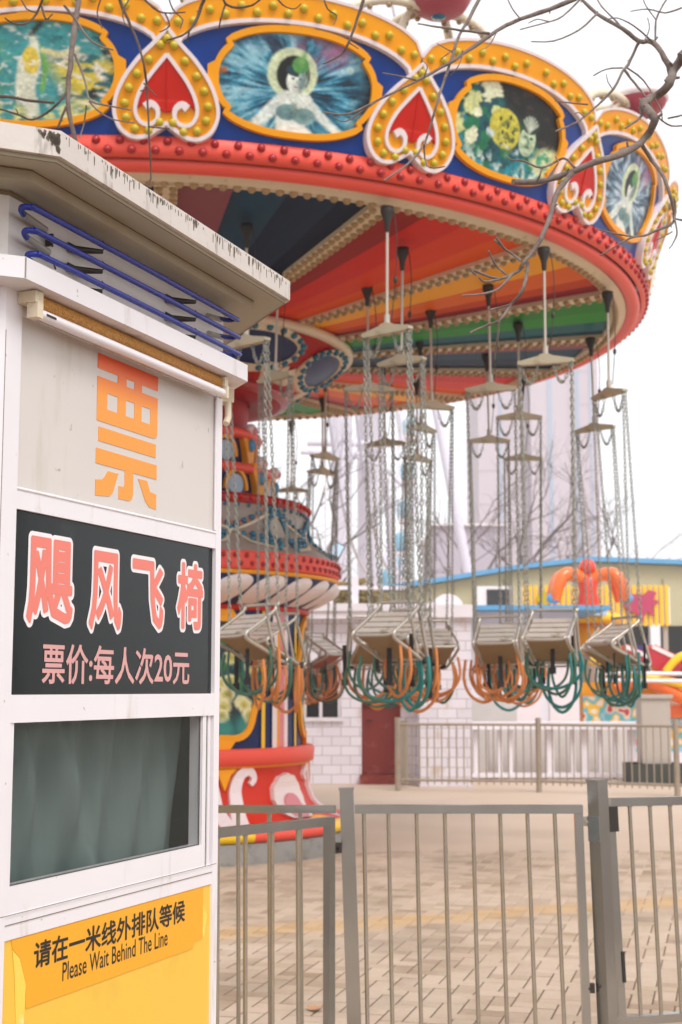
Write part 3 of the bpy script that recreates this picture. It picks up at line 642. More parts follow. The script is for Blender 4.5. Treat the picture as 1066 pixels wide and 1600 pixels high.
for k in range(9):
    a = -18 + 40 * k
    q = MB(); patch(q, [(-.42, 3.19), (.42, 3.19), (.36, 3.10), (.2, 3.03), (.06, 2.985), (-.06, 2.985), (-.2, 3.03), (-.36, 3.10)], on(dome_r, a, .012), on(dome_r, a, -.03)); q.build('dome_panel', peach, ride)
    q = MB(); c1 = [Vector(p[:2]) for p in smooth_pts([(-.48, 3.13, 0), (-.36, 3.09, 0), (-.18, 3.005, 0), (0, 2.95, 0), (.18, 3.005, 0), (.36, 3.09, 0), (.48, 3.13, 0)], 4)]
    band(q, c1, .022, on(dome_r, a, -.01), on(dome_r, a, .022)); q.build('dome_trim', cream, ride); q = MB()
    c2 = [Vector(p[:2]) for p in smooth_pts([(-.5, 2.775, 0), (-.3, 2.80, 0), (-.12, 2.84, 0), (0, 2.95, 0), (.12, 2.84, 0), (.3, 2.80, 0), (.5, 2.775, 0)], 4)]
    band(q, c2, .022, on(dome_r, a, -.01), on(dome_r, a, .022)); q.build('dome_trim', cream, ride)
    f_ = on(dome_r, a, .02)
    for i, p in enumerate(c1[1::2]): teals.append(f_(p[0], p[1] + .05)); 
    for p in c2[1::2]: teals.append(f_(p[0], p[1] + .035)); teals.append(f_(p[0] + .03, p[1] + .085)) if abs(p[0]) > .1 else None
    q = MB(); pts_ = [f_(.27 * math.cos(rad(t)) * .55, 2.95 + .20 * math.sin(rad(t))) for t in range(-10, 191, 20)]; q.tube([f_(.53 + .13 * math.cos(rad(t)), 2.93 + .20 * math.sin(rad(t))) for t in range(-30, 211, 15)], .016, 6); q.build('teal_hoop', teal, ride)
    q = MB()
    patch(q, [(.53 + .11 * math.cos(rad(t)), 2.90 + .20 * math.sin(rad(t)) if t <= 180 else 2.83) for t in range(0, 181, 15)], on(dome_r, a, .016), on(dome_r, a, -.02)); q.build('hoop_panel', grey_box, ride)
    for t in range(-40, 221, 26): teals.append(f_(.53 + .155 * math.cos(rad(t)), 2.92 + .215 * math.sin(rad(t))))
bulbs('teal_bulb', teals, .029, teal)
q = MB(); q.lathe([(1.41, 3.20), (1.425, 3.215), (1.44, 3.25), (1.425, 3.29), (1.36, 3.305), (1.1, 3.31)], 72); q.build('dome_ring', redstud, ride)
bulbs('dome_ring_bulb', [pol(1.44, 4.5 * k, 3.25) for k in range(80)], .026, red)
bulbs('dome_bead', [pol(1.415, 5 * k, 3.185) for k in range(72)], .02, teal)
# --- upper drums with carved brackets
q = MB(); q.lathe([(1.02, 3.30), (1.04, 3.55)], 64); q.build('lower_drum', navy, ride)
q = MB(); q.lathe([(1.04, 3.55), (1.09, 3.56), (1.10, 3.60), (1.085, 3.64), (.88, 3.65)], 64); q.build('lower_drum_ring', coral, ride)
q = MB(); q.lathe([(.86, 3.65), (.88, 3.93)], 64); q.build('upper_drum', navy, ride)
q = MB(); q.lathe([(.88, 3.92), (.95, 3.93), (.97, 3.97), (.95, 4.01), (.80, 4.02)], 64); q.build('upper_drum_ring', coral, ride)
q = MB(); q.lathe([(.81, 4.02), (.83, 4.40), (.9, 4.5)], 64); q.build('neck', bell_red, ride)
for n_, r0, z0, h, cnt, ph in (('lower', 1.05, 3.32, .30, 10, -62), ('upper', .89, 3.67, .30, 8, -66)):
    for k in range(cnt):
        a = ph + 360 / cnt * k; rf = lambda z, r0=r0: r0
        q = MB(); patch(q, [(-.05, z0), (.05, z0), (.075, z0 + .12), (.13, z0 + .24), (.11, z0 + h + .04), (-.11, z0 + h + .04), (-.13, z0 + .24), (-.075, z0 + .12)], on(rf, a, .05), on(rf, a, -.02)); br = q.build('bracket', orange, ride)
        q = MB(); q.ball(pol(r0 + .045, a, z0 + h + .05), .062, 14, 8, 0, (1, 1, 1.1)); q.build('bracket_knob', pinkwhite, br)
        q = MB(); q.ball(pol(r0 + .075, a, z0 + h + .04), .045, 12, 8); q.build('bracket_rose', pink, br)
        q = MB(); q.ball(pol(r0 + .055, a, z0 + .2), .045, 10, 6, 0, (1, 1, 1.5)); q.build('bracket_gem', sky_blue, br)
        q = MB(); a2 = a + 180 / cnt; band(q, [Vector((.13 * math.cos(rad(t)), z0 + .06 + .19 * math.sin(rad(t)))) for t in range(0, 181, 20)], .035, on(rf, a2, -.01), on(rf, a2, .03)); q.build('arch', orange, ride)
        q = MB(); patch(q, [(.09 * math.cos(rad(t)), z0 + .11 + .10 * math.sin(rad(t))) for t in range(0, 360, 20)], on(rf, a2, .015), on(rf, a2, -.01)); q.build('medallion', pale_blue, ride)
# --- inverted bell under the ceiling
BP = [(.84, 4.33), (.95, 4.30), (1.10, 4.31), (1.19, 4.36), (1.20, 4.41), (1.30, 4.47), (1.50, 4.58), (1.68, 4.70), (1.80, 4.81)]
def bell_r(z):
    for (r0, z0), (r1, z1) in zip(BP[3:], BP[4:]):
        if z <= z1: return r0 + (r1 - r0) * max(0, z - z0) / (z1 - z0)
    return 1.80
q = MB(); q.lathe(BP, 72); q.build('bell', bell_red, ride)
q = MB(); q.lathe([(1.15, 4.33), (1.22, 4.34), (1.24, 4.38), (1.22, 4.42), (1.18, 4.43)], 64); q.build('bell_ring', redstud, ride)
bt = []
for k in range(8):
    a = -52 + 45 * k
    oz_ = lambda t: 4.665 + (.10 if math.sin(t) > 0 else .155) * math.sin(t)
    q = MB(); nn = 6; na = 32; f_ = on(bell_r, a, .012)
    q.add([f_(.47 * i / nn * math.cos(2 * math.pi * j / na), 4.665 + (oz_(2 * math.pi * j / na) - 4.665) * i / nn) for i in range(nn + 1) for j in range(na)], [(i * na + j, i * na + (j + 1) % na, (i + 1) * na + (j + 1) % na, (i + 1) * na + j) for i in range(nn) for j in range(na)], 0, True); q.build('bell_oval', navy, ride)
    q = MB(); band(q, [Vector((.51 * math.cos(rad(t)), 4.665 + (oz_(rad(t)) - 4.665) * 1.12)) for t in range(0, 360, 10)], .05, on(bell_r, a, 0), on(bell_r, a, .035), True); q.build('bell_trim', cream, ride)
    for t in range(0, 360, 18): bt.append(on(bell_r, a, .045)(.51 * math.cos(rad(t)), 4.665 + (oz_(rad(t)) - 4.665) * 1.12))
    for i in range(6):
        x = (-.30 + .12 * i); q = MB(); patch(q, [(x * .6 - .025, 4.44), (x * .6 + .03, 4.44), (x + .05, 4.535), (x, 4.56), (x - .05, 4.535)], on(bell_r, a + 22.5, .03), on(bell_r, a + 22.5, -.03)); q.build('bell_fan', cream, ride)
    q = MB(); disc(q, 0, 4.41, .13, .05, on(bell_r, a, .015)); q.build('bell_disc', pink, ride)
    q = MB(); band(q, [Vector((.52 * math.cos(rad(t)), 4.66 + .185 * math.sin(rad(t)))) for t in range(200, 341, 14)], .02, on(bell_r, a, -.02), on(bell_r, a, .03)); q.build('bell_gold', orange, ride)
bulbs('bell_bulb', bt, .034, teal)
q = MB(); q.lathe([(1.76, 4.80), (1.85, 4.79), (1.88, 4.81), (1.88, 4.86), (1.80, 4.88)], 80); q.build('bell_rim', cream, ride)
# --- ceiling: seventeen sectors of pleated stripes, ribs with bulbs
SECT = {'N': ['#86505a', '#1a465e', '#0a2c46', '#08223c'], 'R': ['#94170f', '#d0230c', '#dc3c08', '#e4560a'], 'Y': ['#f2a806', '#e26606', '#c8440c', '#8c1a26'], 'G': ['#16821f', '#279131', '#0a626c', '#0a4a60']}
CUT = {'N': (0, .30, .55, .8, 1), 'R': (0, .26, .5, .75, 1), 'Y': (0, .40, .66, .80, 1), 'G': (0, .36, .60, .82, 1)}
stripe_m = {kk: [mat('stripe_%s_%d' % (kk, i), c, .5, var=.06, vscale=2, spec=.2) for i, c in enumerate(v)] for kk, v in SECT.items()}
ORDER = ['R', 'Y', 'G', 'N']
def ceil_z(r): return 4.86 + (r - 1.8) * .072
rib_bulbs = []
for k in range(NS):
    kk = ORDER[k % 4] if k < 16 else 'N'
    q = MB(); nst = 4
    for i in range(nst):
        a0, a1 = STEP * CUT[kk][i], STEP * CUT[kk][i + 1]
        vs = []
        for r in (1.78, 2.6, 3.5, 4.45):
            f = (r - 1.78) / 2.7; dz = .055 * f
            # pleats: each stripe starts high and drops towards its far edge
            vs += [pol(r, a0 + (a1 - a0) * t, ceil_z(r) + dz * (1 - t) + .02) for t in (0, .5, 1)]
        n = 3; q.add(vs, [(j * 3 + t, j * 3 + t + 1, j * 3 + t + 4, j * 3 + t + 3) for j in range(3) for t in range(2)], i)
        # riser between this pleat and the next
        vs = []
        for r in (1.78, 2.6, 3.5, 4.45):
            f = (r - 1.78) / 2.7; vs += [pol(r, a1, ceil_z(r) + .02), pol(r, a1, ceil_z(r) + .055 * f + .02)]
        q.add(vs, [(j * 2, j * 2 + 1, j * 2 + 3, j * 2 + 2) for j in range(3)], min(i + 1, 3))
    q.build('ceiling_panel', stripe_m[kk], ride, (0, 0, 0), (0, 0, rad(az(k))), fix=False)
rb = MB(); hw0, hw1 = .05, .085
def ribp(r, x, z): return (r, x, z)
rs_ = [1.82 + (4.42 - 1.82) * i / 10 for i in range(11)]
vs = []
for i, r in enumerate(rs_):
    h = hw0 + (hw1 - hw0) * i / 10; z = ceil_z(r) - .008; vs += [(r, -h, z + .1), (r, -h, z), (r, h, z), (r, h, z + .1)]
rb.add(vs, [(j * 4 + t, j * 4 + t + 1, j * 4 + t + 5, j * 4 + t + 4) for j in range(10) for t in range(3)])
rbm = rb.mesh('rib'); rbm.materials.append(cream)
for k in range(NS):
    link('rib', rbm, ride, (0, 0, 0), (0, 0, rad(az(k))))
    nb = 26
    for i in range(nb):
        r = 1.95 + (4.36 - 1.95) * i / (nb - 1); h = hw0 + (hw1 - hw0) * (r - 1.82) / 2.6
        for s_ in (-1, 1):
            x = s_ * h * .62; c_, s2 = math.cos(rad(az(k))), math.sin(rad(az(k))); rib_bulbs.append((r * c_ - x * s2, r * s2 + x * c_, ceil_z(r) - .012))
bulbs('rib_bulb', rib_bulbs, .031, creambulb, (1, 1, 1.0), 7)
# --- rim: cream ring with bulbs, rounded lip, studded band
q = MB(); q.lathe([(4.41, 5.10), (4.41, 5.045), (4.50, 5.04), (4.56, 5.08)], 136); q.build('rim_ring', cream, ride)
bulbs('rim_bulb', [pol(4.46, 360 / 272 * k, 5.038) for k in range(272)], .033, creambulb, (1, 1, 1), 7)
q = MB(); q.lathe([(4.55, 5.10), (4.58, 5.065), (4.63, 5.055), (4.67, 5.07), (4.69, 5.10), (4.67, 5.13), (4.675, 5.135)], 136); q.build('rim_lip', coral, ride)
q = MB(); q.lathe([(4.70, 5.128), (4.745, 5.135), (4.752, 5.20), (4.748, 5.262), (4.74, 5.272), (4.70, 5.28)], 136); q.build('rim_band', coral, ride)
bulbs('rim_stud', [pol(4.752, 360 / 184 * (k + .5 * j), 5.165 + .066 * j) for k in range(184) for j in (0, 1)], .031, redstud, (1, 1, 1), 8)
q = MB(); q.lathe([(4.8, 5.6), (4.7, 6.0), (3, 6.5), (.1, 7.3)], 68); q.build('roof', cream, ride)
# --- valance: blue scalloped panels with pictures
def V_r(z): return 4.745 + .315 * (z - 5.27)
def vf(off): return lambda x, z: pol(V_r(z) + off, math.degrees(x / 4.9), z)
HALF = rad(STEP / 2) * 4.9                                # half a panel in metres along the arc
def top_z(x): return 5.955 + .245 * math.sqrt(max(0, 1 - (x / HALF) ** 2)) ** 1.0
def mesh_of(q, name, mats):
    me = q.mesh(name)
    import bmesh
    b = bmesh.new(); b.from_mesh(me); bmesh.ops.recalc_face_normals(b, faces=b.faces); b.to_mesh(me); b.free()
    for m in (mats if isinstance(mats, list) else [mats]): me.materials.append(m)
    return me
q = MB(); N_ = 24
for off in (.0, -.03): q.grid(N_, 8, lambda u, v: vf(off)((2 * u - 1) * HALF, 5.27 + (top_z((2 * u - 1) * HALF) - 5.27) * v))
panel_me = mesh_of(q, 'valance_panel', blue_v)
q = MB(); arc = [Vector(((-1 + 2 * i / 30) * HALF, 0)) for i in range(31)]
outer = [vf(.03)(p.x, top_z(p.x) + .02) for p in arc]; outb = [vf(-.04)(p.x, top_z(p.x) + .02) for p in arc]
inner = [vf(.03)(p.x * .955, top_z(p.x) - .15) for p in arc]; innb = [vf(-.0)(p.x * .955, top_z(p.x) - .15) for p in arc]
n = len(arc); q.add(outb + outer + inner + innb, [(a + i, a + i + 1, b + i + 1, b + i) for a, b in ((0, n), (n, 2 * n), (2 * n, 3 * n)) for i in range(n - 1)])
trim_me = mesh_of(q, 'scallop_trim', orange)
q = MB(); band(q, [Vector((p.x * .955, top_z(p.x) - .155)) for p in arc], .026, vf(0), vf(.04)); band(q, [Vector((p.x, top_z(p.x) + .022)) for p in arc], .02, vf(-.04), vf(.038)); edge_me = mesh_of(q, 'trim_edge', whiteplast)
MA, MZ, MC = .60, .325, 5.665
def med(t, s=1.0):
    c_, s_ = math.cos(rad(t)), math.sin(rad(t)); f = 1.0
    aa = abs(((t + 180) % 360) - 180); aa = min(aa, 180 - aa)
    f = .955 if aa < 38 else 1.035
    e = .86; return (MA * s * f * math.copysign(abs(c_) ** e, c_), MC + MZ * s * f * math.copysign(abs(s_) ** e, s_))
q = MB(); band(q, [Vector(med(t)) for t in range(0, 360, 4)], .042, vf(0), vf(.035), True)
for s_ in (-1, 1): patch(q, [(s_ * .575, 5.57), (s_ * .63, 5.60), (s_ * .63, 5.73), (s_ * .575, 5.76)], vf(.034), vf(0))
patch(q, [(-.07, 5.985), (.07, 5.985), (.10, 6.055), (-.10, 6.055)], vf(.034), vf(0)); frame_me = mesh_of(q, 'picture_frame', orange)
# pictures: printed scenes computed cell by cell
def vnoise(x, y, seed):
    rs = np.random.RandomState(seed); T_ = rs.rand(64, 64); xi, yi = np.floor(x).astype(int), np.floor(y).astype(int); fx, fy = x - xi, y - yi
    fx = fx * fx * (3 - 2 * fx); fy = fy * fy * (3 - 2 * fy); g_ = lambda a, b: T_[a % 64, b % 64]
    return (g_(xi, yi) * (1 - fx) + g_(xi + 1, yi) * fx) * (1 - fy) + (g_(xi, yi + 1) * (1 - fx) + g_(xi + 1, yi + 1) * fx) * fy
def fbm(x, y, s): return (vnoise(x, y, s) + .5 * vnoise(2 * x, 2 * y, s + 1) + .25 * vnoise(4 * x, 4 * y, s + 2)) / 1.75
NU, NVV = 240, 150
gx, gy = np.meshgrid(np.linspace(-1, 1, NU + 1), np.linspace(-1, 1, NVV + 1))
class Paint:
    def __init__(s, c): s.a = np.ones((NVV + 1, NU + 1, 3)) * np.array(lin(c))
    def put(s, m, c): m = np.clip(m, 0, 1)[..., None]; s.a = s.a * (1 - m) + m * (np.array(lin(c)) if isinstance(c, str) else c)
    def ell(s, cx, cy, rx, ry, c, rot=0, soft=14):
        X, Y = gx - cx, gy - cy; cr, sr = math.cos(rot), math.sin(rot); X, Y = X * cr + Y * sr, -X * sr + Y * cr
        s.put((1 - np.sqrt((X / rx) ** 2 + (Y / ry) ** 2)) * soft + .5, c)
    def line(s, pts, wd, c, soft=20):
        m = np.zeros_like(gx)
        for i, ((x0, y0), (x1, y1)) in enumerate(zip(pts, pts[1:])):
            w0 = wd[i] if isinstance(wd, list) else wd; w1 = wd[i + 1] if isinstance(wd, list) else wd
            dx, dy = (x1 - x0) * 1.5, y1 - y0; t = np.clip((((gx - x0) * 1.5) * dx + (gy - y0) * dy) / (dx * dx + dy * dy), 0, 1)
            d = np.hypot((gx - x0) * 1.5 - dx * t, gy - y0 - dy * t); m = np.maximum(m, (w0 + (w1 - w0) * t - d) * soft + .5)
        s.put(m, c)
def blur(a):
    b = np.pad(a, ((1, 1), (1, 1), (0, 0)), mode='edge'); return (b[:-2, 1:-1] + b[2:, 1:-1] + b[1:-1, :-2] + b[1:-1, 2:] + 2 * a) / 6
def finish(p, s):
    g_ = fbm(gx * 30, gy * 20, s)[..., None]; g2 = fbm(gx * 9, gy * 7, s + 3)[..., None]; return np.clip(blur(p.a) ** 1.12 * (.42 + .6 * g_ + .4 * g2), 0, 1)
def feathers(p, cx, cy, seed, cols, lo=.0, dens=13):
    th = np.arctan2(gy - cy, (gx - cx) * 1.3); r = np.hypot((gx - cx) * 1.3, gy - cy)
    nn = fbm(th * dens / 2 + 3 * vnoise(gx * 3 + 9, gy * 3 + 9, seed + 5), r * 2.2 + 20, seed); n2 = fbm(th * dens * 1.8, r * 4 + 9, seed + 9)
    for i, c in enumerate(cols): p.put((np.where(nn * .6 + n2 * .4 > lo + .1 * i + .28, 1, 0)) * .35 + np.clip((nn * .5 + n2 * .5 - lo - .1 * i - .25) * 5, 0, 1) * .6, c)
def pic_dancer(cool):
    p = Paint('#14232f')
    feathers(p, -.05, -.15, 3 if cool else 13, ['#17455c', '#2a7f9e', '#5fb0c8', '#a9d4e0'] if not cool else ['#3a5568', '#6d8ea6', '#a9c2d2', '#dce6ec'])
    up = np.clip((gy - .25) * 2.2, 0, 1) * np.clip((gx + .15) * 4, 0, 1) * np.clip((.75 - gx) * 4, 0, 1) * np.clip(fbm(gx * 9, gy * 3 + 4, 31) * 2.4 - .5, 0, 1)
    p.put(up, '#a9799b'); p.put(np.clip((gy - .5) * 3, 0, 1) * np.clip((-.1 - gx) * 3, 0, 1) * fbm(gx * 4, gy * 10, 41) * .8, '#6b6a8e')
    p.put(np.clip((gx - .62) * 4, 0, 1) * .8, '#151c2a')
    p.ell(-.06, .20, .30, .50, '#d7e2bd'); p.ell(-.05, .18, .20, .37, '#10191a'); p.put(np.clip((.02 - np.abs(gx - .12)) * 40, 0, 1) * np.clip(.3 - np.abs(gy - .1), 0, .3) * 3, '#c9d8b4')
    p.line([(-.17, -.28), (-.30, -.55), (-.50, -.88)], [.10, .12, .09], '#dfe9e3'); p.line([(.12, -.28), (.28, -.52), (.62, -.92)], [.10, .09, .06], '#e3ece4')
    p.line([(-.10, -.30), (-.06, -.62), (-.02, -1)], [.17, .25, .30], '#e6ece3'); p.line([(.1, -.3), (.06, -.6)], [.15, .2], '#e6ece3')
    p.ell(-.09, -.55, .14, .16, '#7fa3a4'); p.ell(.12, -.60, .14, .16, '#8fb0ae'); p.line([(-.02, -.32), (.0, -.5)], .05, '#9fb6a8'); p.ell(.02, -.97, .22, .2, '#eef1ea')
    p.put(fbm(gx * 22, gy * 22, 77) * np.clip(1 - np.hypot((gx - .02) / .3, (gy + .58) / .18), 0, 1) * 1.2, '#3f6468')
    p.line([(-.02, -.05), (-.01, -.3)], .07, '#e2eadf'); p.ell(-.01, .08, .115, .24, '#e9efe4', -.06); p.ell(-.015, .27, .125, .12, '#23484e'); p.ell(.06, .08, .05, .2, '#b9cbc3')
    p.ell(.03, .38, .10, .16, '#5f9f57'); p.line([(.03, .42), (.07, .62)], [.05, .03], '#7fb26c')
    for s_ in (-.05, .035): p.ell(s_, .11, .018, .02, '#5d6f74')
    p.ell(-.015, -.05, .025, .016, '#a98288'); p.ell(.0, .04, .014, .05, '#c6d2c8')
    p.ell(.63, .42, .045, .07, '#b9d4cc'); p.line([(-.97, .1), (-.85, .15)], .05, '#b06a3f')
    p.put(np.clip((gx - .0 - .1 * gy) * 22, 0, 1) * np.clip((1 - np.hypot((gx + .01) / .12, (gy - .1) / .25)) * 9, 0, 1) * .65, '#5f7f82')
    return finish(p, 111)
def pic_masks():
    p = Paint('#0f5f68'); n1 = fbm(gx * 4 + 3, gy * 3 + 7, 5); n2 = fbm(gx * 5 + 13, gy * 4 + 17, 15); n3 = fbm(gx * 7, gy * 7, 25)
    p.put((n1 - .5) * 20, '#1c8a94'); p.put((n2 - .56) * 20, '#1f7f58'); p.put((n3 - .66) * 20, '#0e4750')
    dk = np.clip((gx * .8 + gy * .9 - .12) * 3, 0, 1); p.put(dk, '#16221f'); p.put(dk * (fbm(gx * 8, gy * 8, 95) - .55) * 6, '#4a3a30')
    for x, y, rx, ry, s_ in ((-.68, .42, .14, .28, 1), (-.42, .72, .18, .24, 2), (-.9, -.1, .16, .22, 3), (-.62, -.32, .10, .2, 4), (-.3, .3, .09, .12, 5), (-.58, .2, .07, .1, 6)):
        p.put(np.clip((1 - np.hypot((gx - x) / rx, (gy - y) / ry) + (fbm(gx * 9, gy * 9, 50 + s_) - .5) * 1.4) * 8, 0, 1), '#d9dfa0' if s_ % 2 else '#e9eccb')
    p.ell(-.10, .02, .26, .42, '#d8cf52', .15); p.put(np.clip((1 - np.hypot((gx + .02) / .2, (gy + .1) / .4)) * 5, 0, 1) * np.clip((fbm(gx * 14, gy * 12, 60) - .52) * 20, 0, 1), '#7f8a3a')
    for x, y in ((-.2, .2), (-.06, .1), (-.13, -.06), (.04, .0), (-.04, .28), (.06, -.18)): p.ell(x, y, .022, .05, '#4b5a2a')
    p.put(np.clip((.12 - np.abs(gy + .3 + gx * .5)) * 8, 0, 1) * (np.abs(gx + .1) < .3) * np.clip((fbm(gx * 9, gy * 12, 66) - .48) * 9, 0, 1), '#d4e2e6')
    p.ell(.32, -.08, .15, .32, '#cfe0bf'); p.ell(.33, .28, .16, .20, '#2c4638'); 
    for k in range(7): p.line([(.32, .12), (.32 + .16 * math.sin(-.9 + .3 * k), .14 + .30 * math.cos(-.9 + .3 * k))], .016, '#dfe8d6')
    for x in (.27, .38): p.ell(x, .0, .03, .04, '#3e5a45')
    p.ell(.33, -.2, .05, .03, '#5d7a58'); p.ell(.33, -.08, .02, .09, '#a9c39b'); p.put(np.clip((fbm(gx * 16, gy * 10, 64) - .5) * 9, 0, 1) * np.clip(1 - np.hypot((gx - .32) / .18, (gy + .1) / .4), 0, 1), '#6f9070')
    fr = np.clip((1 - np.hypot((gx - .78) / .38, (gy + .42) / .42)) * 3 + (fbm(gx * 8, gy * 6, 70) - .5) * 2, 0, 1); p.put(fr, '#dfe2b0'); p.put(fr * np.clip((fbm(gx * 10, gy * 10, 71) - .5) * 8, 0, 1), '#4fae8a')
    lo = np.clip((-.45 - gy) * 4, 0, 1); p.put(lo * np.clip((fbm(gx * 16, gy * 5, 72) - .5) * 9, 0, 1), '#cfe6da'); p.put(lo * np.clip((fbm(gx * 13 + 5, gy * 5, 74) - .58) * 9, 0, 1), '#1f9fb0')
    return finish(p, 121)
def pic_parade():
    p = Paint('#4aa3a6'); p.put(np.clip((-gx - .35) * 4, 0, 1) * np.clip((fbm(gx * 12, gy * 4, 81) - .42) * 7, 0, 1), '#2b4a42'); p.put(np.clip((-gx - .2) * 3, 0, 1) * np.clip((fbm(gx * 7, gy * 7, 82) - .5) * 9, 0, 1), '#5fae7b')
    p.put(np.clip((gx - .1 + gy * .4) * 4, 0, 1) * np.clip((.35 - gy) * 4, 0, 1), '#d8c64a'); p.put(np.clip((gx - .1) * 4, 0, 1) * np.clip((fbm(gx * 4, gy * 9 + gx * 6, 84) - .52) * 12, 0, 1) * np.clip((.5 - gy) * 4, 0, 1), '#e9e0d0')
    p.put(np.clip((gx - .1) * 4, 0, 1) * np.clip((fbm(gx * 5 + 3, gy * 8, 85) - .6) * 12, 0, 1), '#1d6f74'); p.put(np.clip((gx - .35) * 4, 0, 1) * np.clip((fbm(gx * 6 + 8, gy * 6, 86) - .64) * 12, 0, 1), '#2b332d')
    p.line([(.0, .75), (.02, .5), (-.05, .15), (-.12, -.3), (-.1, -.8)], [.04, .08, .2, .17, .2], '#e3e6d0'); p.ell(-.03, .22, .10, .26, '#e7cf57'); p.line([(.1, .45), (.14, .1), (.08, -.35)], [.03, .05, .04], '#7cb85a'); p.line([(.0, .72), (.1, .9)], .05, '#30342a')
    p.line([(.12, .4), (.3, .3), (.5, .42)], .05, '#dfd7a0'); p.put(np.clip((-.45 - gy) * 4, 0, 1) * np.clip((fbm(gx * 6, gy * 7, 88) - .45) * 9, 0, 1), '#d5dc9a'); p.put(np.clip((-.5 - gy) * 4, 0, 1) * np.clip((fbm(gx * 6 + 6, gy * 7, 89) - .58) * 9, 0, 1), '#2f8f74')
    p.put(np.clip((fbm(gx * 14, gy * 14, 90) - .62) * 9, 0, 1) * .7, '#f2f1e6'); return finish(p, 131)
def picture_mesh(col, name, mapper, rad_pt):
    """an oval print on a curved surface: mapper(x, z) in metres, rad_pt(t) its outline"""
    q = MB(); nr, na = 70, 190; vs, cs = [], []
    for i in range(nr + 1):
        for k in range(na):
            x, z = rad_pt(k * 360 / na, i / nr); vs.append(mapper(x, z))
            u = (x / (MA * 1.0) + 1) / 2 * NU; v = ((z - MC) / (MZ * 1.02) + 1) / 2 * NVV; u = min(max(u, 0), NU - 1e-3); v = min(max(v, 0), NVV - 1e-3)
            cs.append(col[int(round(v)), int(round(u))])
    q.add(vs, [(i * na + k, i * na + (k + 1) % na, (i + 1) * na + (k + 1) % na, (i + 1) * na + k) for i in range(nr) for k in range(na)], 0, True)
    me = q.mesh(name); at = me.color_attributes.new('print', 'FLOAT_COLOR', 'POINT'); at.data.foreach_set('color', np.hstack([np.array(cs), np.ones((len(cs), 1))]).astype(np.float32).ravel()); me.materials.append(print_m); return me
def med_pt(t, s): x, z = med(t, .975); return (x * s, MC + (z - MC) * s)
pics = [picture_mesh(c, 'picture', vf(.008), med_pt) for c in (pic_masks(), pic_dancer(True), pic_parade(), pic_dancer(False))]
PIC = {15: 2, 16: 3}
# spade ornament at every joint
SPD = [(0, .665), (.085, .57), (.19, .47), (.29, .34), (.345, .22), (.355, .12), (.315, .03), (.24, -.02), (.15, -.02), (.06, .03), (0, .07)]
def sym(half): return half + [(-x, z) for x, z in half[::-1] if x > 1e-6]
sp_curve = [tuple(p[:2]) for p in smooth_pts([(x, z, 0) for x, z in SPD], 3)]
ZS = 5.262
spo = [(x, ZS + z) for x, z in sym(sp_curve)]
q = MB(); patch(q, spo, vf(.05), vf(-.0)); spade_me = mesh_of(q, 'spade_ornament', orange)
q = MB(); band(q, [Vector(p) for p in spo], .026, vf(0), vf(.065), True)
inn = [(0, .50), (.06, .43), (.14, .33), (.195, .23), (.212, .14), (.18, .075), (.12, .055), (.065, .09), (.06, .155), (.105, .19), (.145, .165)]
ic = [tuple(p[:2]) for p in smooth_pts([(x, z, 0) for x, z in inn], 3)]
for s_ in (1, -1): band(q, [Vector((s_ * x, ZS + z)) for x, z in ic], [.026] * 21 + [.026 + .003 * i for i in range(len(ic) - 21)], vf(.04), vf(.066))
spedge_me = mesh_of(q, 'spade_edge', whiteplast)
hr = [(0, .49), (.055, .42), (.13, .32), (.185, .22), (.195, .16), (.15, .20), (.09, .205), (.04, .16), (.02, .14), (0, .15)]
q = MB(); patch(q, [(x, ZS + z) for x, z in sym(hr)], vf(.056), vf(.04)); q.tube([vf(.057)(0, ZS + .13), vf(.057)(0, ZS + .48)], .005, 5); heart_me = mesh_of(q, 'spade_heart', red)
sp_bulb = [(.045, .56), (.12, .465), (.20, .375), (.255, .285), (.285, .19), (.275, .10), (.215, .03), (.12, .02), (.045, .075), (.0, .60)]
bm2 = MB(); bm2.ball((0, 0, 0), .031, 9, 6); lb_me = bm2.mesh('lemon_bulb'); lb_me.materials.append(lemon)
rest = MB(); cnt_b = 0
panels = []
for k in sorted(range(NS), key=lambda k: abs(turn(az(k) + STEP / 2))):
    a = az(k) + STEP / 2
    pan = link('valance_panel', panel_me, ride, (0, 0, 0), (0, 0, rad(a)))
    link('scallop_trim', trim_me, pan); link('trim_edge', edge_me, pan); link('picture_frame', frame_me, pan); link('picture', pics[PIC.get(k, k % 4)], pan)
    spots = []
    for i in range(17):
        u = -.94 + 1.88 * i / 16; x = u * HALF; zt = top_z(x)
        
        if R.random() > .05: spots.append(vf(.033)(x * .985, zt - .06 - (.045 if i % 2 else 0)))
    sp_ = link('spade_ornament', spade_me, ride, (0, 0, 0), (0, 0, rad(az(k)))); link('spade_edge', spedge_me, sp_); link('spade_heart', heart_me, sp_)
    ss = [vf(.055)(s_ * x, ZS + z) for x, z in sp_bulb for s_ in ((1, -1) if x > 0 else (1,))]
    for par, lst, aa in ((pan, spots, a), (sp_, ss, az(k))):
        if cnt_b + len(lst) <= 100:
            for p_ in lst: link('lemon_bulb', lb_me, par, p_)
            cnt_b += len(lst)
        else:
            Mz = Matrix.Rotation(rad(aa), 4, 'Z')
            for p_ in lst: rest.ball(Mz @ Vector(p_), .031, 7, 5)
tag(rest.build('lemon_bulb', lemon, ride, fix=False), kind='stuff')
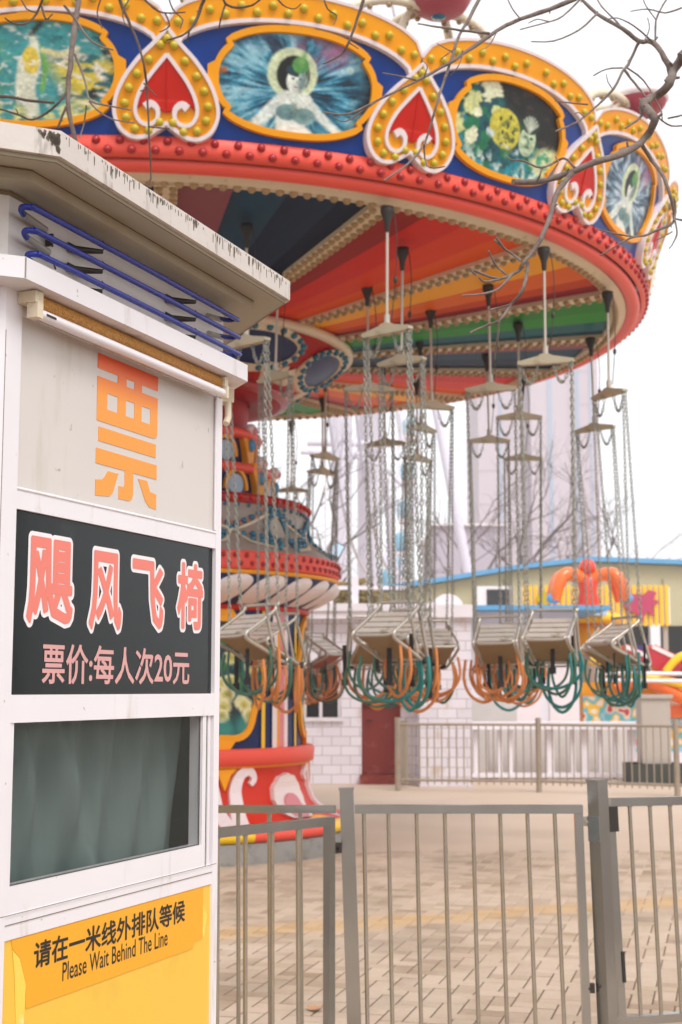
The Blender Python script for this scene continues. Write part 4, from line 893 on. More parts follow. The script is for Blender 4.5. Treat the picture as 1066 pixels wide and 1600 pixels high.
# --- flower lamps standing behind the valance
cup = MB(); cup.lathe([(.0, 6.335), (.06, 6.335), (.13, 6.35), (.185, 6.385), (.215, 6.43), (.222, 6.46)], 24, None); cup_me = mesh_of(cup, 'lamp_cup', cup_red)
rim2 = MB(); rim2.lathe([(.222, 6.455), (.242, 6.47), (.24, 6.51), (.20, 6.535), (.0, 6.55)], 24); cr_me = mesh_of(rim2, 'cup_rim', whiteplast)
ln_ = MB(); ln_.ball((-.02, 0, 6.34), .058, 12, 6, 0, (1, 1, .4)); ln_me = mesh_of(ln_, 'cup_lens', teal)
LEGS = ((-.24, -.72, 5.95), (-.24, .72, 5.95), (-.6, -.25, 5.95), (-.2, -.22, 5.95), (-.5, .45, 5.95)); leg_me = []; lb2_me = []
for (dx, dy, bz) in LEGS:
    q = MB(); P_ = smooth_pts([(dx * .15, dy * .15, 6.39), (dx * .5, dy * .5, 6.42), (dx * .85, dy * .85, 6.34), (dx, dy, 6.18), (dx * 1.02, dy * 1.02, bz)], 4); q.tube(P_, .034, 8); leg_me.append(mesh_of(q, 'lamp_arm', cream))
    q = MB()
    for p_ in P_[2:14:2]: q.ball((p_.x, p_.y, p_.z - .035), .024, 7, 5)
    lb2_me.append(mesh_of(q, 'arm_bulb', creambulb))
for k in range(12):
    a = -60.2 + 30 * k; c_ = link('flower_lamp', cup_me, ride, pol(4.98, a, 0), (0, 0, rad(a))); link('cup_rim', cr_me, c_); link('cup_lens', ln_me, c_)
    for l_, b_ in zip(leg_me, lb2_me): link('lamp_arm', l_, c_); tag(link('arm_bulb', b_, c_), kind='stuff')
# --- flower pictures on the shaft (same printing)
def pic_flowers():
    p = Paint('#12343a'); p.put((fbm(gx * 4, gy * 4, 101) - .5) * 9, '#1f6f6a'); p.put((fbm(gx * 5 + 9, gy * 5, 102) - .6) * 9, '#2f7a48')
    rr_ = random.Random(4)
    for i in range(22):
        x, y = rr_.uniform(-.8, .8), rr_.uniform(-.75, .85); 
        for q_, c in ((.2, '#e3dfae'), (.13, '#cfc46c'), (.06, '#a5a35a')): p.ell(x, y, q_ * .9, q_ * .55, c, soft=7)
    p.put(np.clip((-.55 - gy) * 4, 0, 1) * .8, '#2f8c86'); p.put(np.clip((.1 - np.abs(gx - .1 + .2 * gy)) * 8, 0, 1) * (gy < 0) * .7, '#0d2a2a'); return p.a
FW, FH, FC = .40, .56, 1.60
fl = pic_flowers()
def fpt(t, s=1.0): return (FW * s * math.cos(rad(t)) * (1.05 + .08 * math.cos(rad(6 * t))), FC + FH * s * math.sin(rad(t)) * (1 + .04 * math.cos(rad(6 * t))))
def flower_mesh():
    q = MB(); nr, na = 30, 72; vs, cs = [], []
    for i in range(nr + 1):
        for k in range(na):
            x, z = fpt(k * 5, .95 * i / nr); vs.append(on(SH, 0, .014)(x, z)); cs.append(fl[int((min(max((z - FC) / FH, -1), 1) + 1) / 2 * (NVV - .01)), int((min(max(x / FW / 1.13, -1), 1) + 1) / 2 * (NU - .01))])
    q.add(vs, [(i * na + k, i * na + (k + 1) % na, (i + 1) * na + (k + 1) % na, (i + 1) * na + k) for i in range(nr) for k in range(na)], 0, True)
    me = q.mesh('flower_picture'); at = me.color_attributes.new('print', 'FLOAT_COLOR', 'POINT'); at.data.foreach_set('color', np.hstack([np.array(cs), np.ones((len(cs), 1))]).astype(np.float32).ravel()); me.materials.append(print_m); return me
flm = flower_mesh()
q = MB(); band(q, [Vector(fpt(t)) for t in range(0, 360, 5)], .06, on(SH, 0, 0), on(SH, 0, .035), True)
for s_, z in ((1, FC + FH * 1.0), (-1, FC - FH * 1.0)): patch(q, [(-.12, z), (-.07, z + s_ * .07), (0, z + s_ * .10), (.07, z + s_ * .07), (.12, z), (.05, z - s_ * .05), (-.05, z - s_ * .05)], on(SH, 0, .04), on(SH, 0, 0))
ffm = mesh_of(q, 'flower_frame', orange)
for k in range(6): f_ = link('flower_frame', ffm, ride, (0, 0, 0), (0, 0, rad(-60 + 60 * k))); link('flower_picture', flm, f_)

# ================================================================== SWING CHAIRS (each hangs on its own rod)
CEIL = 4.97
def chain_mesh(a, b, name='chain', sag=0, pitch=.034, wire=.0062):
    a, b = Vector(a), Vector(b); n = max(2, int(((b - a).length + sag * 1.7) / pitch)); q = MB(); P = []
    for i in range(n + 1):
        t = i / n; p_ = a.lerp(b, t); p_.z -= sag * (1 - (2 * t - 1) ** 2); P.append(p_)
    for i in range(n):
        c = (P[i] + P[i + 1]) / 2; d = (P[i + 1] - P[i]).normalized(); u = d.orthogonal().normalized(); v = d.cross(u)
        ang = .5 + (i % 2) * math.pi / 2; e = u * math.cos(ang) + v * math.sin(ang)
        hl, hw = pitch * .66, .0115
        q.tube([c + d * hl * math.cos(t) + e * hw * math.sin(t) for t in [math.pi * 2 * k / 8 for k in range(8)]], wire / 2 + .0012, 4, True)
    me = q.mesh(name); me.materials.append(chain_m); return me
SPW = .205
def chair_parts():
    P = {}
    q = MB(); q.lathe([(.012, -.17), (.018, -.155), (.024, -.09), (.05, -.02), (.05, .02), (0, .02)], 14); P['rod_cap'] = mesh_of(q, 'rod_cap', cap_m)
    q = MB(); q.tube([(0, 0, -.15), (0, 0, -.80)], .011, 8); q.tube([(0, 0, -.78), (0, 0, -.85)], .022, 10); P['rod'] = mesh_of(q, 'rod', rod_m)
    q = MB(); q.tube(smooth_pts([(.05, .02, -.02), (.075, .02, -.25), (.06, .02, -.55), (.03, .015, -.82)], 4), .004, 5); q.ball((.062, .02, -.53), .016, 8, 6, 0, (1, 1, 1.8)); P['safety_cable'] = mesh_of(q, 'safety_cable', dark_metal)
    q = MB(); sh = [(-SPW - .015, -.895), (-SPW - .015, -.915), (-SPW + .01, -.925), (SPW - .01, -.925), (SPW + .015, -.915), (SPW + .015, -.895), (.06, -.862), (.03, -.845), (-.03, -.845), (-.06, -.862)]; q.prism(sh, -.03, .03); P['spreader'] = mesh_of(q, 'spreader', spread_m)
    # chain ends: seat corners
    cz = -2.99
    for i, (s_, y) in enumerate(((-1, -.05), (1, -.05), (-1, .10), (1, .10))): P['chain%d' % i] = chain_mesh((s_ * SPW, math.copysign(.012, y), -.925), (s_ * .188, (.03 if y < 0 else .16), cz - (.02 if y > 0 else 0)))
    for i, s_ in enumerate((-1, 1)): P['slack%d' % i] = chain_mesh((s_ * (SPW - .01), 0, -.925), (s_ * .06, 0, -.925), 'slack_chain', .15)
    # the empty chair hangs tipped forward: slatted back on top, seat underside below it, side bars slanting down
    q = MB(); r = .0125
    for s_ in (-1, 1):
        x = s_ * .178
        q.tube(smooth_pts([(x, .13, -2.90), (x, .0, -2.985), (x, -.13, -3.06), (x, -.155, -3.09), (x, -.13, -3.125), (x, .02, -3.19), (x, .2, -3.27), (x, .25, -3.255), (x, .24, -3.20), (x, .16, -2.96), (x, .13, -2.90)], 4), r, 8)
        q.tube([(x, .05, -2.955), (x, .13, -3.235)], r * .9, 8)
    q.tube(smooth_pts([(-.178, .13, -2.905), (-.168, .15, -2.87), (-.17, .155, -2.855), (.17, .155, -2.855), (.168, .15, -2.87), (.178, .13, -2.905)], 4), r, 8)
    q.tube(smooth_pts([(-.178, -.12, -3.055), (-.150, -.155, -3.085), (-.1, -.16, -3.095), (.1, -.16, -3.095), (.150, -.155, -3.085), (.178, -.12, -3.055)], 4), r * .9, 8)
    q.tube([(-.178, .24, -3.265), (.178, .24, -3.265)], r, 8); P['frame'] = mesh_of(q, 'frame', chair_steel)
    q = MB()
    for k in range(4):
        y0, z0 = .105 - k * .066, -2.925 - k * .039; y1, z1 = y0 - .050, z0 - .0295
        q.plate([(-.150, y0, z0), (.150, y0, z0), (.150, y1, z1), (-.150, y1, z1)], [(-.150, y0 + .006, z0 - .011), (.150, y0 + .006, z0 - .011), (.150, y1 + .006, z1 - .011), (-.150, y1 + .006, z1 - .011)])
    P['backrest'] = mesh_of(q, 'backrest', slat_m)
    q = MB(); q.plate([(-.150, -.13, -3.108), (.150, -.13, -3.108), (.150, .2, -3.255), (-.150, .2, -3.255)], [(-.150, -.122, -3.09), (.150, -.122, -3.09), (.150, .208, -3.237), (-.150, .208, -3.237)]); P['seat'] = mesh_of(q, 'seat', tan_board)
    # lap straps: hoses hanging in loops, webbing with buckles
    def loop(x0, y0, x1, y1, drop, r_, top=-3.25):
        q = MB(); cx_, cy_ = (x0 + x1) / 2, (y0 + y1) / 2
        q.tube(smooth_pts([(x0, y0, top), (x0 + (x0 - cx_) * .12, y0, top - drop * .45), (x0 * .8 + cx_ * .2, y0 * .8 + cy_ * .2, top - drop * .82), (cx_, cy_, top - drop), (x1 * .8 + cx_ * .2, y1 * .8 + cy_ * .2, top - drop * .8), (x1 + (x1 - cx_) * .12, y1, top - drop * .45), (x1, y1, top)], 4), r_, 8); return q
    for i, (a_, r_) in enumerate((((-.20, .22, .15, .24, .36), .0135), ((-.18, -.05, .04, .2, .32), .0115), ((.0, .24, .20, .18, .37), .0135), ((.20, -.03, -.10, .22, .33), .0115), ((-.12, .22, .17, .0, .35), .0115), ((-.19, .1, .19, .12, .29), .012))): P['strap%d' % i] = mesh_of(loop(*a_, r_), 'safety_strap', hose_teal)
    for i, (x, y, h) in enumerate(((-.16, .2, .2), (.12, .24, .24), (.02, .0, .12))):
        q = MB(); q.box(x - .017, x + .017, y, y + .006, -3.26 - h, -3.14); q.box(x - .024, x + .024, y - .006, y + .012, -3.28 - h, -3.23 - h); P['webbing%d' % i] = mesh_of(q, 'webbing', web_black)
    for i, (x, y) in enumerate(((-.20, .22), (.20, .2))): q = MB(); q.tube([(x, y, -3.26), (x * .75, y + .02, -3.28)], .02, 7); P['clamp%d' % i] = mesh_of(q, 'clamp', web_black)
    q = MB(); q.tube([(-.21, .23, -3.30), (.21, .23, -3.29)], .009, 7); P['lap_bar'] = mesh_of(q, 'lap_bar', chair_steel)
    return P
PARTS = chair_parts()
NAMES = {'chain0': 'chain', 'chain1': 'chain', 'chain2': 'chain', 'chain3': 'chain', 'slack0': 'slack_chain', 'slack1': 'slack_chain', **{'strap%d' % i: 'safety_strap' for i in range(6)}, **{'webbing%d' % i: 'webbing' for i in range(3)}, 'clamp0': 'clamp', 'clamp1': 'clamp'}
strap_sets = {'t': [hose_teal, hose_green, hose_teal, hose_orange, hose_orange, hose_teal], 'o': [hose_orange, hose_orange, hose_green, hose_orange, hose_orange, hose_orange], 'g': [hose_teal, hose_green, hose_teal, hose_teal, hose_green, hose_teal], 'm': [hose_orange, hose_green, hose_orange, hose_green, hose_orange, hose_green]}
_cache = {}
def var(me, m):
    if me.materials[0] is m: return me
    k = (me.name, m.name)
    if k not in _cache: c = me.copy(); c.materials[0] = m; _cache[k] = c
    return _cache[k]
# photo pixel of each spreader plate -> where the rod hangs; yaw; strap colours; label
CH = [(606, 514, -42, 't', 'nearest flying chair in the middle, with thick teal strap loops and slatted back'),
      (630, 562, -38, 'm', 'flying chair half hidden behind the nearest middle chair, under red ceiling stripes'),
      (853, 562, -18, 'g', 'flying chair with grey slatted back straight on before the white wall'),
      (765, 606, -8, 'o', 'flying chair with mostly orange strap loops, left of the one before the white wall'),
      (953, 614, -62, 'g', 'rightmost flying chair, tipped so its footrest points right, green straps'),
      (812, 650, -6, 't', 'flying chair behind the gap between the orange strapped and grey backed chairs'),
      (926, 668, -40, 'g', 'flying chair just behind the rightmost one, on a lower looking spreader plate'),
      (762, 687, 8, 'o', 'far flying chair hung behind the orange strapped chair'),
      (818, 715, -4, 'm', 'far flying chair in front of the bare tree and pale tower'),
      (657, 668, 50, 'm', 'flying chair turned sideways, right behind the middle group, tan seat underside showing'),
      (600, 692, -12, 't', 'flying chair hung deeper inside the ring left of the ferris wheel cabins'),
      (652, 716, 42, 'm', 'far flying chair in front of the blue ferris wheel cabins'),
      (674, 633, 20, 'o', 'flying chair of the inner ring hung under the navy ceiling stripe'),
      (508, 712, 48, 'm', 'slatted flying chair turned right, beside the centre column'),
      (504, 737, 40, 'o', 'far flying chair behind the slatted one beside the centre column'),
      (574, 606, 6, 'm', 'flying chair of the inner ring hung where red and yellow stripes meet'),
      (384, 534, -40, 'm', 'nearest flying chair beside the ticket booth, partly cut off by the booth edge'),
      (434, 588, -50, 'm', 'flying chair with plain grey side in front of the striped column'),
      (455, 765, 0, 't', 'farthest flying chair, high behind the petal bowl of the column')]
SPZ = 4.08
for i, (px, py, yaw, st, lab) in enumerate(CH):
    p_ = atZ(px, py, SPZ); c = thing('flying_chair', lab, 'swing chair', (p_.x, p_.y, CEIL), rad(yaw), 'flying chairs hanging from the ride')
    tilt = R.uniform(-.02, .02); c.rotation_euler = (R.uniform(-.015, .015), tilt, rad(yaw))
    rz_c = R.uniform(-.15, .15)
    for kk, me in PARTS.items():
        m_ = me
        if kk.startswith('strap'): m_ = var(me, strap_sets[st][int(kk[5])])
        if kk == 'seat' and i in (13,): m_ = var(me, red_board)
        o = link(NAMES.get(kk, kk), m_, c)
        if kk in ('frame', 'backrest', 'seat'): o.rotation_euler = (0, 0, rz_c)
        if kk.startswith(('strap', 'webbing')): o.rotation_euler = (0, 0, R.uniform(-.5, .5)); o.scale = (R.uniform(.9, 1.1), R.uniform(.8, 1.1), 1); o.location = (0, 0, R.uniform(-.06, .10))

# ================================================================== BARE TREES (limbs traced at their own distance, thickness in metres)
def px_line(pts, Y, wob=.0):
    return [atY(x, y, (Y[0] + (Y[1] - Y[0]) * i / max(1, len(pts) - 1)) + R.uniform(-wob, wob)) for i, (x, y) in enumerate(pts)]
def limb(mb, pts, Y, w0, w1, knots=True, mi=0):
    P = smooth_pts(px_line(pts, Y, .05), 3); n = len(P); sc = (Y[0] + Y[1]) / 2 / FPX / 2 * .8
    rs = [(w0 + (w1 - w0) * i / (n - 1)) * sc * R.uniform(.9, 1.12) for i in range(n)]
    P = [p + Vector((R.uniform(-1, 1), 0, R.uniform(-1, 1))) * rs[i] * .22 for i, p in enumerate(P)]
    mb.tube(P, rs, 7 if w0 > 6 else 5, mi=mi)
    if knots:
        for i in range(1, n - 1):
            if R.random() < .4:
                d = Vector((R.uniform(-1, 1), R.uniform(-1, 1), R.uniform(-.6, 1))).normalized(); L_ = rs[i] * R.uniform(1.4, 2.6)
                mb.tube([P[i], P[i] + d * L_], [rs[i] * .45, rs[i] * .28], 5, mi=mi)
def tree_r():
    t = thing('bare_tree', 'leafless tree whose thick grey branches reach in from the right edge', 'tree', (2.75, 4.9, 0))
    def b(name, items):
        for it in items: q = MB(); limb(q, *it); o = q.build(name, bark, t); o.location = (-2.75, -4.9, 0)
    q = MB(); tp = [(0, 0, 0), (.03, .02, 1.2), (-.05, -.05, 2.4), (-.3, -.1, 3.2), (-.62, -.2, 3.75)]
    q.tube(smooth_pts(tp, 4), [.17 - .006 * i for i in range(17)], 12); q.tube(smooth_pts([(-.05, -.05, 2.4), (.05, .2, 3.6), (-.1, .3, 5.2)], 4), [.09, .085, .08, .075, .07, .06, .055, .05, .04], 9)
    q.tube(smooth_pts([(.0, .2, 4.4), (-.8, .1, 5.2), (-1.7, 0, 5.05)], 4), [.045 - .003 * i for i in range(9)], 8)
    # the limb from the trunk to where the big branch enters the picture
    e = atY(1066, 92, 4.6) - Vector((2.75, 4.9, 0)); q.tube(smooth_pts([(-.05, -.05, 2.3), (-.6, -.1, 2.75), (e.x + .35, e.y, e.z + .12), (e.x, e.y, e.z)], 4), [.06, .055, .05, .046, .042, .04, .036, .034, .031, .029, .027, .026, .025], 9)
    q.build('trunk', bark, t)
    Y = (4.6, 4.3)
    b('branch', [([(1066, 92), (1050, 115), (1045, 132), (1025, 150), (1006, 160), (1015, 175), (1023, 188), (1013, 208), (993, 228), (958, 245), (913, 260), (883, 272), (853, 282), (803, 284)], Y, 21, 11)])
    b('branch', [([(1044, 132), (1050, 122), (1040, 92), (1020, 66), (998, 64), (973, 45), (933, 22), (905, -6)], (4.6, 4.9), 13, 7), ([(998, 66), (985, 95), (973, 112), (958, 140), (933, 165), (903, 190), (868, 205)], (4.8, 4.5), 7, 3.5), ([(973, 106), (948, 108), (928, 118)], (4.6, 4.6), 4, 2.5), ([(975, 108), (992, 130), (1008, 150), (1026, 180), (1033, 187)], (4.6, 4.5), 6, 3), ([(980, 106), (1005, 125), (1030, 165), (1035, 188)], (4.6, 4.5), 4, 3), ([(918, 163), (895, 161), (868, 158)], (4.6, 4.6), 4, 2.5), ([(1024, 62), (1025, 32), (1036, 8), (1046, -6)], (4.7, 4.7), 4.5, 3), ([(1026, 32), (1010, 10), (1004, -5)], (4.7, 4.7), 3, 2)])
    b('branch', [([(896, 268), (872, 297), (859, 338), (845, 375), (818, 410), (811, 422), (781, 436), (740, 422)], (4.35, 4.1), 13, 4.5), ([(825, 410), (818, 452), (798, 476), (781, 500), (757, 510), (734, 520)], (4.2, 4.1), 7.5, 4.5), ([(780, 502), (777, 530), (773, 562)], (4.1, 4.1), 5.5, 3.5), ([(801, 427), (778, 452), (750, 460), (722, 462)], (4.15, 4.1), 6, 4), ([(815, 408), (800, 396), (788, 388), (776, 371)], (4.2, 4.15), 5.5, 4.5), ([(788, 388), (773, 375)], (4.2, 4.15), 5, 4), ([(791, 429), (778, 418), (771, 408), (764, 392)], (4.15, 4.1), 5, 4), ([(745, 430), (733, 421)], (4.1, 4.1), 4, 3), ([(798, 476), (775, 482), (765, 484)], (4.1, 4.1), 4.5, 3), ([(781, 436), (757, 440), (748, 433)], (4.1, 4.1), 5, 3.5)])
    b('branch', [([(1003, 225), (1018, 250), (1033, 270), (1046, 300), (1053, 345), (1030, 358), (1008, 368), (985, 372), (937, 400)], (4.5, 4.3), 9, 3), ([(1053, 345), (1056, 330), (1054, 310)], (4.4, 4.4), 5, 4), ([(988, 370), (960, 365), (933, 358)], (4.3, 4.3), 4, 2.5), ([(1055, 345), (1058, 365), (1052, 380), (1046, 388)], (4.4, 4.4), 4, 2.5), ([(1056, 342), (1075, 347)], (4.4, 4.4), 4, 4), ([(1050, 362), (1040, 368), (1025, 376)], (4.4, 4.4), 3, 2)])
    b('branch', [([(913, -8), (860, 14), (813, 30), (778, 47), (723, 85), (690, 105), (663, 120), (593, 155), (545, 178), (505, 175)], (5.0, 4.5), 11, 3), ([(593, 155), (575, 168), (540, 190), (522, 183)], (4.6, 4.5), 4, 2.5), ([(765, 52), (733, 49), (700, 44), (683, 42), (653, 37)], (4.8, 4.7), 6, 3.5), ([(933, 22), (903, 48), (865, 64), (830, 65)], (4.8, 4.7), 4.5, 2.5), ([(908, -2), (880, 25), (858, 34), (813, 46)], (4.9, 4.8), 4.5, 2.5), ([(973, 45), (960, 30), (940, 10), (930, -8)], (4.8, 4.9), 4, 3), ([(650, 125), (620, 118), (598, 114)], (4.6, 4.6), 4, 2.5)])
    b('branch', [([(752, -8), (735, 25), (718, 55), (703, 100), (693, 130), (683, 160), (663, 225), (633, 260), (600, 282)], (4.9, 4.5), 8, 3.5), ([(663, 225), (664, 248), (672, 262), (695, 260)], (4.6, 4.5), 4, 3), ([(712, 75), (697, 86), (690, 92)], (4.7, 4.7), 3, 2), ([(708, 82), (690, 72), (683, 68)], (4.7, 4.7), 3, 2)])
    b('branch', [([(1066, 12), (1040, 20), (1012, 14), (985, 18)], (4.7, 4.7), 4, 2), ([(1020, 66), (990, 40), (965, 28), (950, 30)], (4.7, 4.7), 4, 2), ([(1006, 66), (1015, 45), (1012, 28)], (4.7, 4.7), 3, 2), ([(858, 34), (840, 30), (826, 36)], (4.8, 4.8), 3, 2), ([(778, 47), (765, 70), (752, 78)], (4.8, 4.7), 3, 2), ([(813, 30), (800, 12), (792, -4)], (4.9, 4.9), 3.5, 2), ([(723, 85), (716, 104), (704, 118)], (4.7, 4.7), 3, 2), ([(663, 120), (668, 104), (660, 94)], (4.6, 4.6), 3, 2), ([(958, 140), (950, 128), (948, 116)], (4.6, 4.6), 2.5, 1.8), ([(913, 182), (905, 176), (898, 178)], (4.5, 4.5), 2.5, 1.8)])
    b('branch', [([(853, 282), (872, 255), (868, 245)], (4.3, 4.3), 4, 2.5), ([(898, 262), (882, 247), (868, 253), (845, 262), (820, 252), (800, 250), (792, 244)], (4.3, 4.2), 6, 3), ([(848, 262), (843, 276), (838, 284)], (4.3, 4.3), 5, 3), ([(1033, 187), (1050, 197), (1075, 195)], (4.5, 4.5), 4, 3), ([(1044, 185), (1066, 180), (1078, 178)], (4.5, 4.5), 4, 3), ([(1000, 168), (1003, 180), (990, 192), (977, 200)], (4.5, 4.4), 7, 3.5)])
tree_r()
def tree_l():
    t = thing('bare_tree', 'leafless tree whose thin dark twigs hang before the valance above the booth', 'tree', (-3.9, 6.6, 0))
    q = MB(); q.tube(smooth_pts([(0, 0, 0), (.05, 0, 1.5), (.0, -.1, 3.0), (.6, -.4, 4.2), (1.7, -.9, 4.75), (3.3, -1.4, 4.7), (4.0, -1.5, 4.4)], 4), [.16 - .0055 * i for i in range(25)], 10); q.build('trunk', bark, t)
    def b(items, m=twig_m):
        for it in items: q = MB(); limb(q, *it); o = q.build('branch', m, t); o.location = (3.9, -6.6, 0)
    b([([(124, -60), (122, 0), (117, 40), (111, 90), (107, 135), (108, 175), (119, 222)], (5.2, 5.1), 13, 9), ([(117, 85), (128, 112), (135, 135), (142, 158), (175, 166), (205, 172)], (5.1, 5.0), 6, 3), ([(100, 8), (118, 30), (135, 55), (152, 70), (177, 78)], (5.1, 5.0), 6, 3.5), ([(140, 158), (150, 170), (175, 186), (210, 192)], (5.1, 5.0), 4.5, 2.5), ([(135, 165), (132, 190), (125, 215)], (5.1, 5.1), 4, 3), ([(104, 165), (98, 180), (90, 200)], (5.1, 5.1), 6, 4.5)], bark)
    b([([(186, -40), (187, 0), (200, 30), (212, 58), (225, 100), (230, 145), (233, 210), (236, 280), (225, 290)], (5.3, 5.2), 7, 3), ([(225, 130), (245, 150)], (5.2, 5.2), 3.5, 2.5), ([(233, 198), (265, 201)], (5.2, 5.2), 3.5, 2.5), ([(220, 142), (230, 140)], (5.2, 5.2), 3, 2)])
    b([([(-10, 150), (20, 152), (50, 158), (85, 160)], (5.0, 5.1), 7, 5), ([(-10, 168), (12, 174), (30, 180), (50, 187), (75, 175), (92, 160), (106, 140)], (5.0, 5.1), 4.5, 5.5), ([(30, 180), (25, 170)], (5, 5), 3, 2), ([(8, 28), (22, 37), (40, 37), (57, 22), (70, -8)], (5.0, 5.1), 3.5, 5), ([(65, 10), (72, 30), (82, 22)], (5, 5), 5, 3)])
    b([([(262, -8), (270, 14), (285, 30), (282, 44)], (5.1, 5.0), 4, 2.5), ([(430, -8), (442, 8), (460, 14), (470, 6)], (5.0, 5.0), 4, 2), ([(505, -8), (512, 14), (526, 24), (522, 38)], (5.0, 5.0), 3.5, 2), ([(570, -8), (558, 30), (545, 66), (532, 86), (505, 100)], (5.0, 4.9), 7, 3), ([(545, 66), (560, 76)], (4.9, 4.9), 3, 2), ([(30, -8), (42, 14), (60, 20)], (5.1, 5.1), 4, 2.5), ([(160, -8), (152, 20), (160, 44)], (5.2, 5.2), 3.5, 2), ([(205, -6), (192, 18), (196, 40)], (5.2, 5.2), 3, 2)])
    b([([(325, -20), (315, 10), (305, 35), (293, 50), (278, 58), (260, 63)], (5.0, 4.9), 8, 3), ([(296, 48), (293, 64)], (4.9, 4.9), 4, 3), ([(218, -10), (235, 8), (255, 20), (290, 19)], (5.1, 5.0), 5, 3), ([(258, 20), (265, 40), (250, 50)], (5.1, 5.1), 4, 2.5), ([(348, -10), (352, 5), (370, 12), (395, 8), (412, -5)], (5.0, 5.0), 6, 4), ([(352, 8), (345, 30), (342, 46)], (5, 5), 4, 2.5)])
tree_l()

# ================================================================== YARD BEHIND THE RIDE
# --- white tiled hut
def tile_material():
    m = bpy.data.materials.new('white_wall_tiles'); m.use_nodes = True; n = m.node_tree.nodes; L = m.node_tree.links; b = n['Principled BSDF']
    tc = n.new('ShaderNodeTexCoord'); mp = n.new('ShaderNodeMapping'); mp.inputs['Rotation'].default_value = (rad(90), 0, 0); L.new(tc.outputs['Object'], mp.inputs[0])
    bt = n.new('ShaderNodeTexBrick'); bt.inputs['Scale'].default_value = 1; bt.inputs['Brick Width'].default_value = .30; bt.inputs['Row Height'].default_value = .15; bt.inputs['Mortar Size'].default_value = .006
    bt.inputs['Color1'].default_value = rgba('#e3dde4'); bt.inputs['Color2'].default_value = rgba('#d9d2da'); bt.inputs['Mortar'].default_value = rgba('#a89f9c')
    sp = n.new('ShaderNodeSeparateXYZ'); L.new(tc.outputs['Object'], sp.inputs[0]); cb = n.new('ShaderNodeCombineXYZ'); ad = n.new('ShaderNodeMath'); ad.operation = 'ADD'; L.new(sp.outputs['X'], ad.inputs[0]); L.new(sp.outputs['Y'], ad.inputs[1])
    L.new(ad.outputs[0], cb.inputs[0]); L.new(sp.outputs['Z'], cb.inputs[1]); L.new(cb.outputs[0], bt.inputs['Vector'])
    nz = n.new('ShaderNodeTexNoise'); nz.inputs['Scale'].default_value = 2.2; nz.inputs['Detail'].default_value = 7; L.new(tc.outputs['Object'], nz.inputs['Vector'])
    cr = n.new('ShaderNodeValToRGB'); cr.color_ramp.elements[0].position = .58; cr.color_ramp.elements[1].position = .78; L.new(nz.outputs['Fac'], cr.inputs[0])
    x = n.new('ShaderNodeMix'); x.data_type = 'RGBA'; L.new(cr.outputs[0], x.inputs[0]); L.new(bt.outputs['Color'], x.inputs[6]); x.inputs[7].default_value = rgba('#c1a98e')
    L.new(x.outputs[2], b.inputs['Base Color']); b.inputs['Roughness'].default_value = .35; return m
tiles = tile_material()
HY = 23.0
def pw(x0, x1, Y): return atY(x0, 1077, Y).x, atY(x1, 1077, Y).x
def zz(y, Y, x=533): return atY(x, y, Y).z
hut = thing('tiled_hut', 'low white tiled hut with red brown door and dark window behind the ride', 'hut', (0, HY, 0))
xl, xr = pw(330, 662, HY); dx0, dx1 = pw(565, 626, HY); wx0, wx1 = pw(474, 533, HY); dt = zz(1098, HY); wt, wb = zz(1035, HY), zz(1121, HY); ht = 2.62
q = MB()
q.box(xl, wx0, 0, 4, 0, ht); q.box(wx0, wx1, 0, 4, 0, wb); q.box(wx0, wx1, 0, 4, wt, ht); q.box(wx1, dx0, 0, 4, 0, ht); q.box(dx0, dx1, 0, 4, dt, ht); q.box(dx1, xr, 0, 4, 0, ht); q.box(dx0, dx1, .35, 4, 0, dt); q.build('wall', tiles, hut)
q = MB(); q.box(xl - .1, xr + .15, -.22, 4.1, ht, ht + .20); q.box(xl - .1, xr + .15, -.26, -.18, ht + .12, ht + .24); q.build('roof', cool_white, hut)
q = MB(); q.box(dx0, dx1, .08, .13, .16, dt); d_ = q.build('door', redbrown, hut); q = MB(); q.box(dx0 - .03, dx1 + .03, -.12, .3, 0, .15); q.build('doorstep', redbrown, hut)
q = MB(); q.tube([(dx0 + .09, .06, 1.0), (dx0 + .09, .02, 1.0), (dx0 + .18, .02, 1.0)], .012, 6); q.build('handle', dark_metal, d_)
q = MB(); q.box(wx0, wx1, .08, .1, wb, wt); wn = q.build('window', dark_glass, hut)
q = MB(); W_ = wx1 - wx0
for f in (0, .46, 1): q.box(wx0 + f * (W_ - .05), wx0 + f * (W_ - .05) + .05, .03, .07, wb, wt)
q.box(wx0 - .04, wx1 + .04, -.05, .06, wb - .06, wb); q.build('window_frame', mullion, wn)
q = MB(); q.tube([(dx1 + .35, -.03, 0), (dx1 + .35, -.03, 2.5)], .03, 8); q.build('drainpipe', cool_white, hut)
# white shed whose side wall carries on to the right
BYY = 22.3
shed = thing('white_shed', 'white brick shed right of the red brown door, arched vent on its roof', 'shed', (0, BYY, 0))
sx0, sx1 = pw(655, 737, BYY); q = MB(); q.box(sx0, sx1, 0, 3.4, 0, zz(965, BYY)); q.build('wall', tiles, shed)
q = MB(); q.box(sx0 - .04, sx1 + .06, -.1, 3.5, zz(965, BYY), zz(945, BYY)); q.build('roof', cool_white, shed)
q = MB(); cxv = pw(705, 705, BYY)[0]; q.tube([(cxv, .5, zz(945, BYY) - .05), (cxv, 1.6, zz(945, BYY) - .05)], .26, 18); q.build('roof_vent', cool_white, shed)
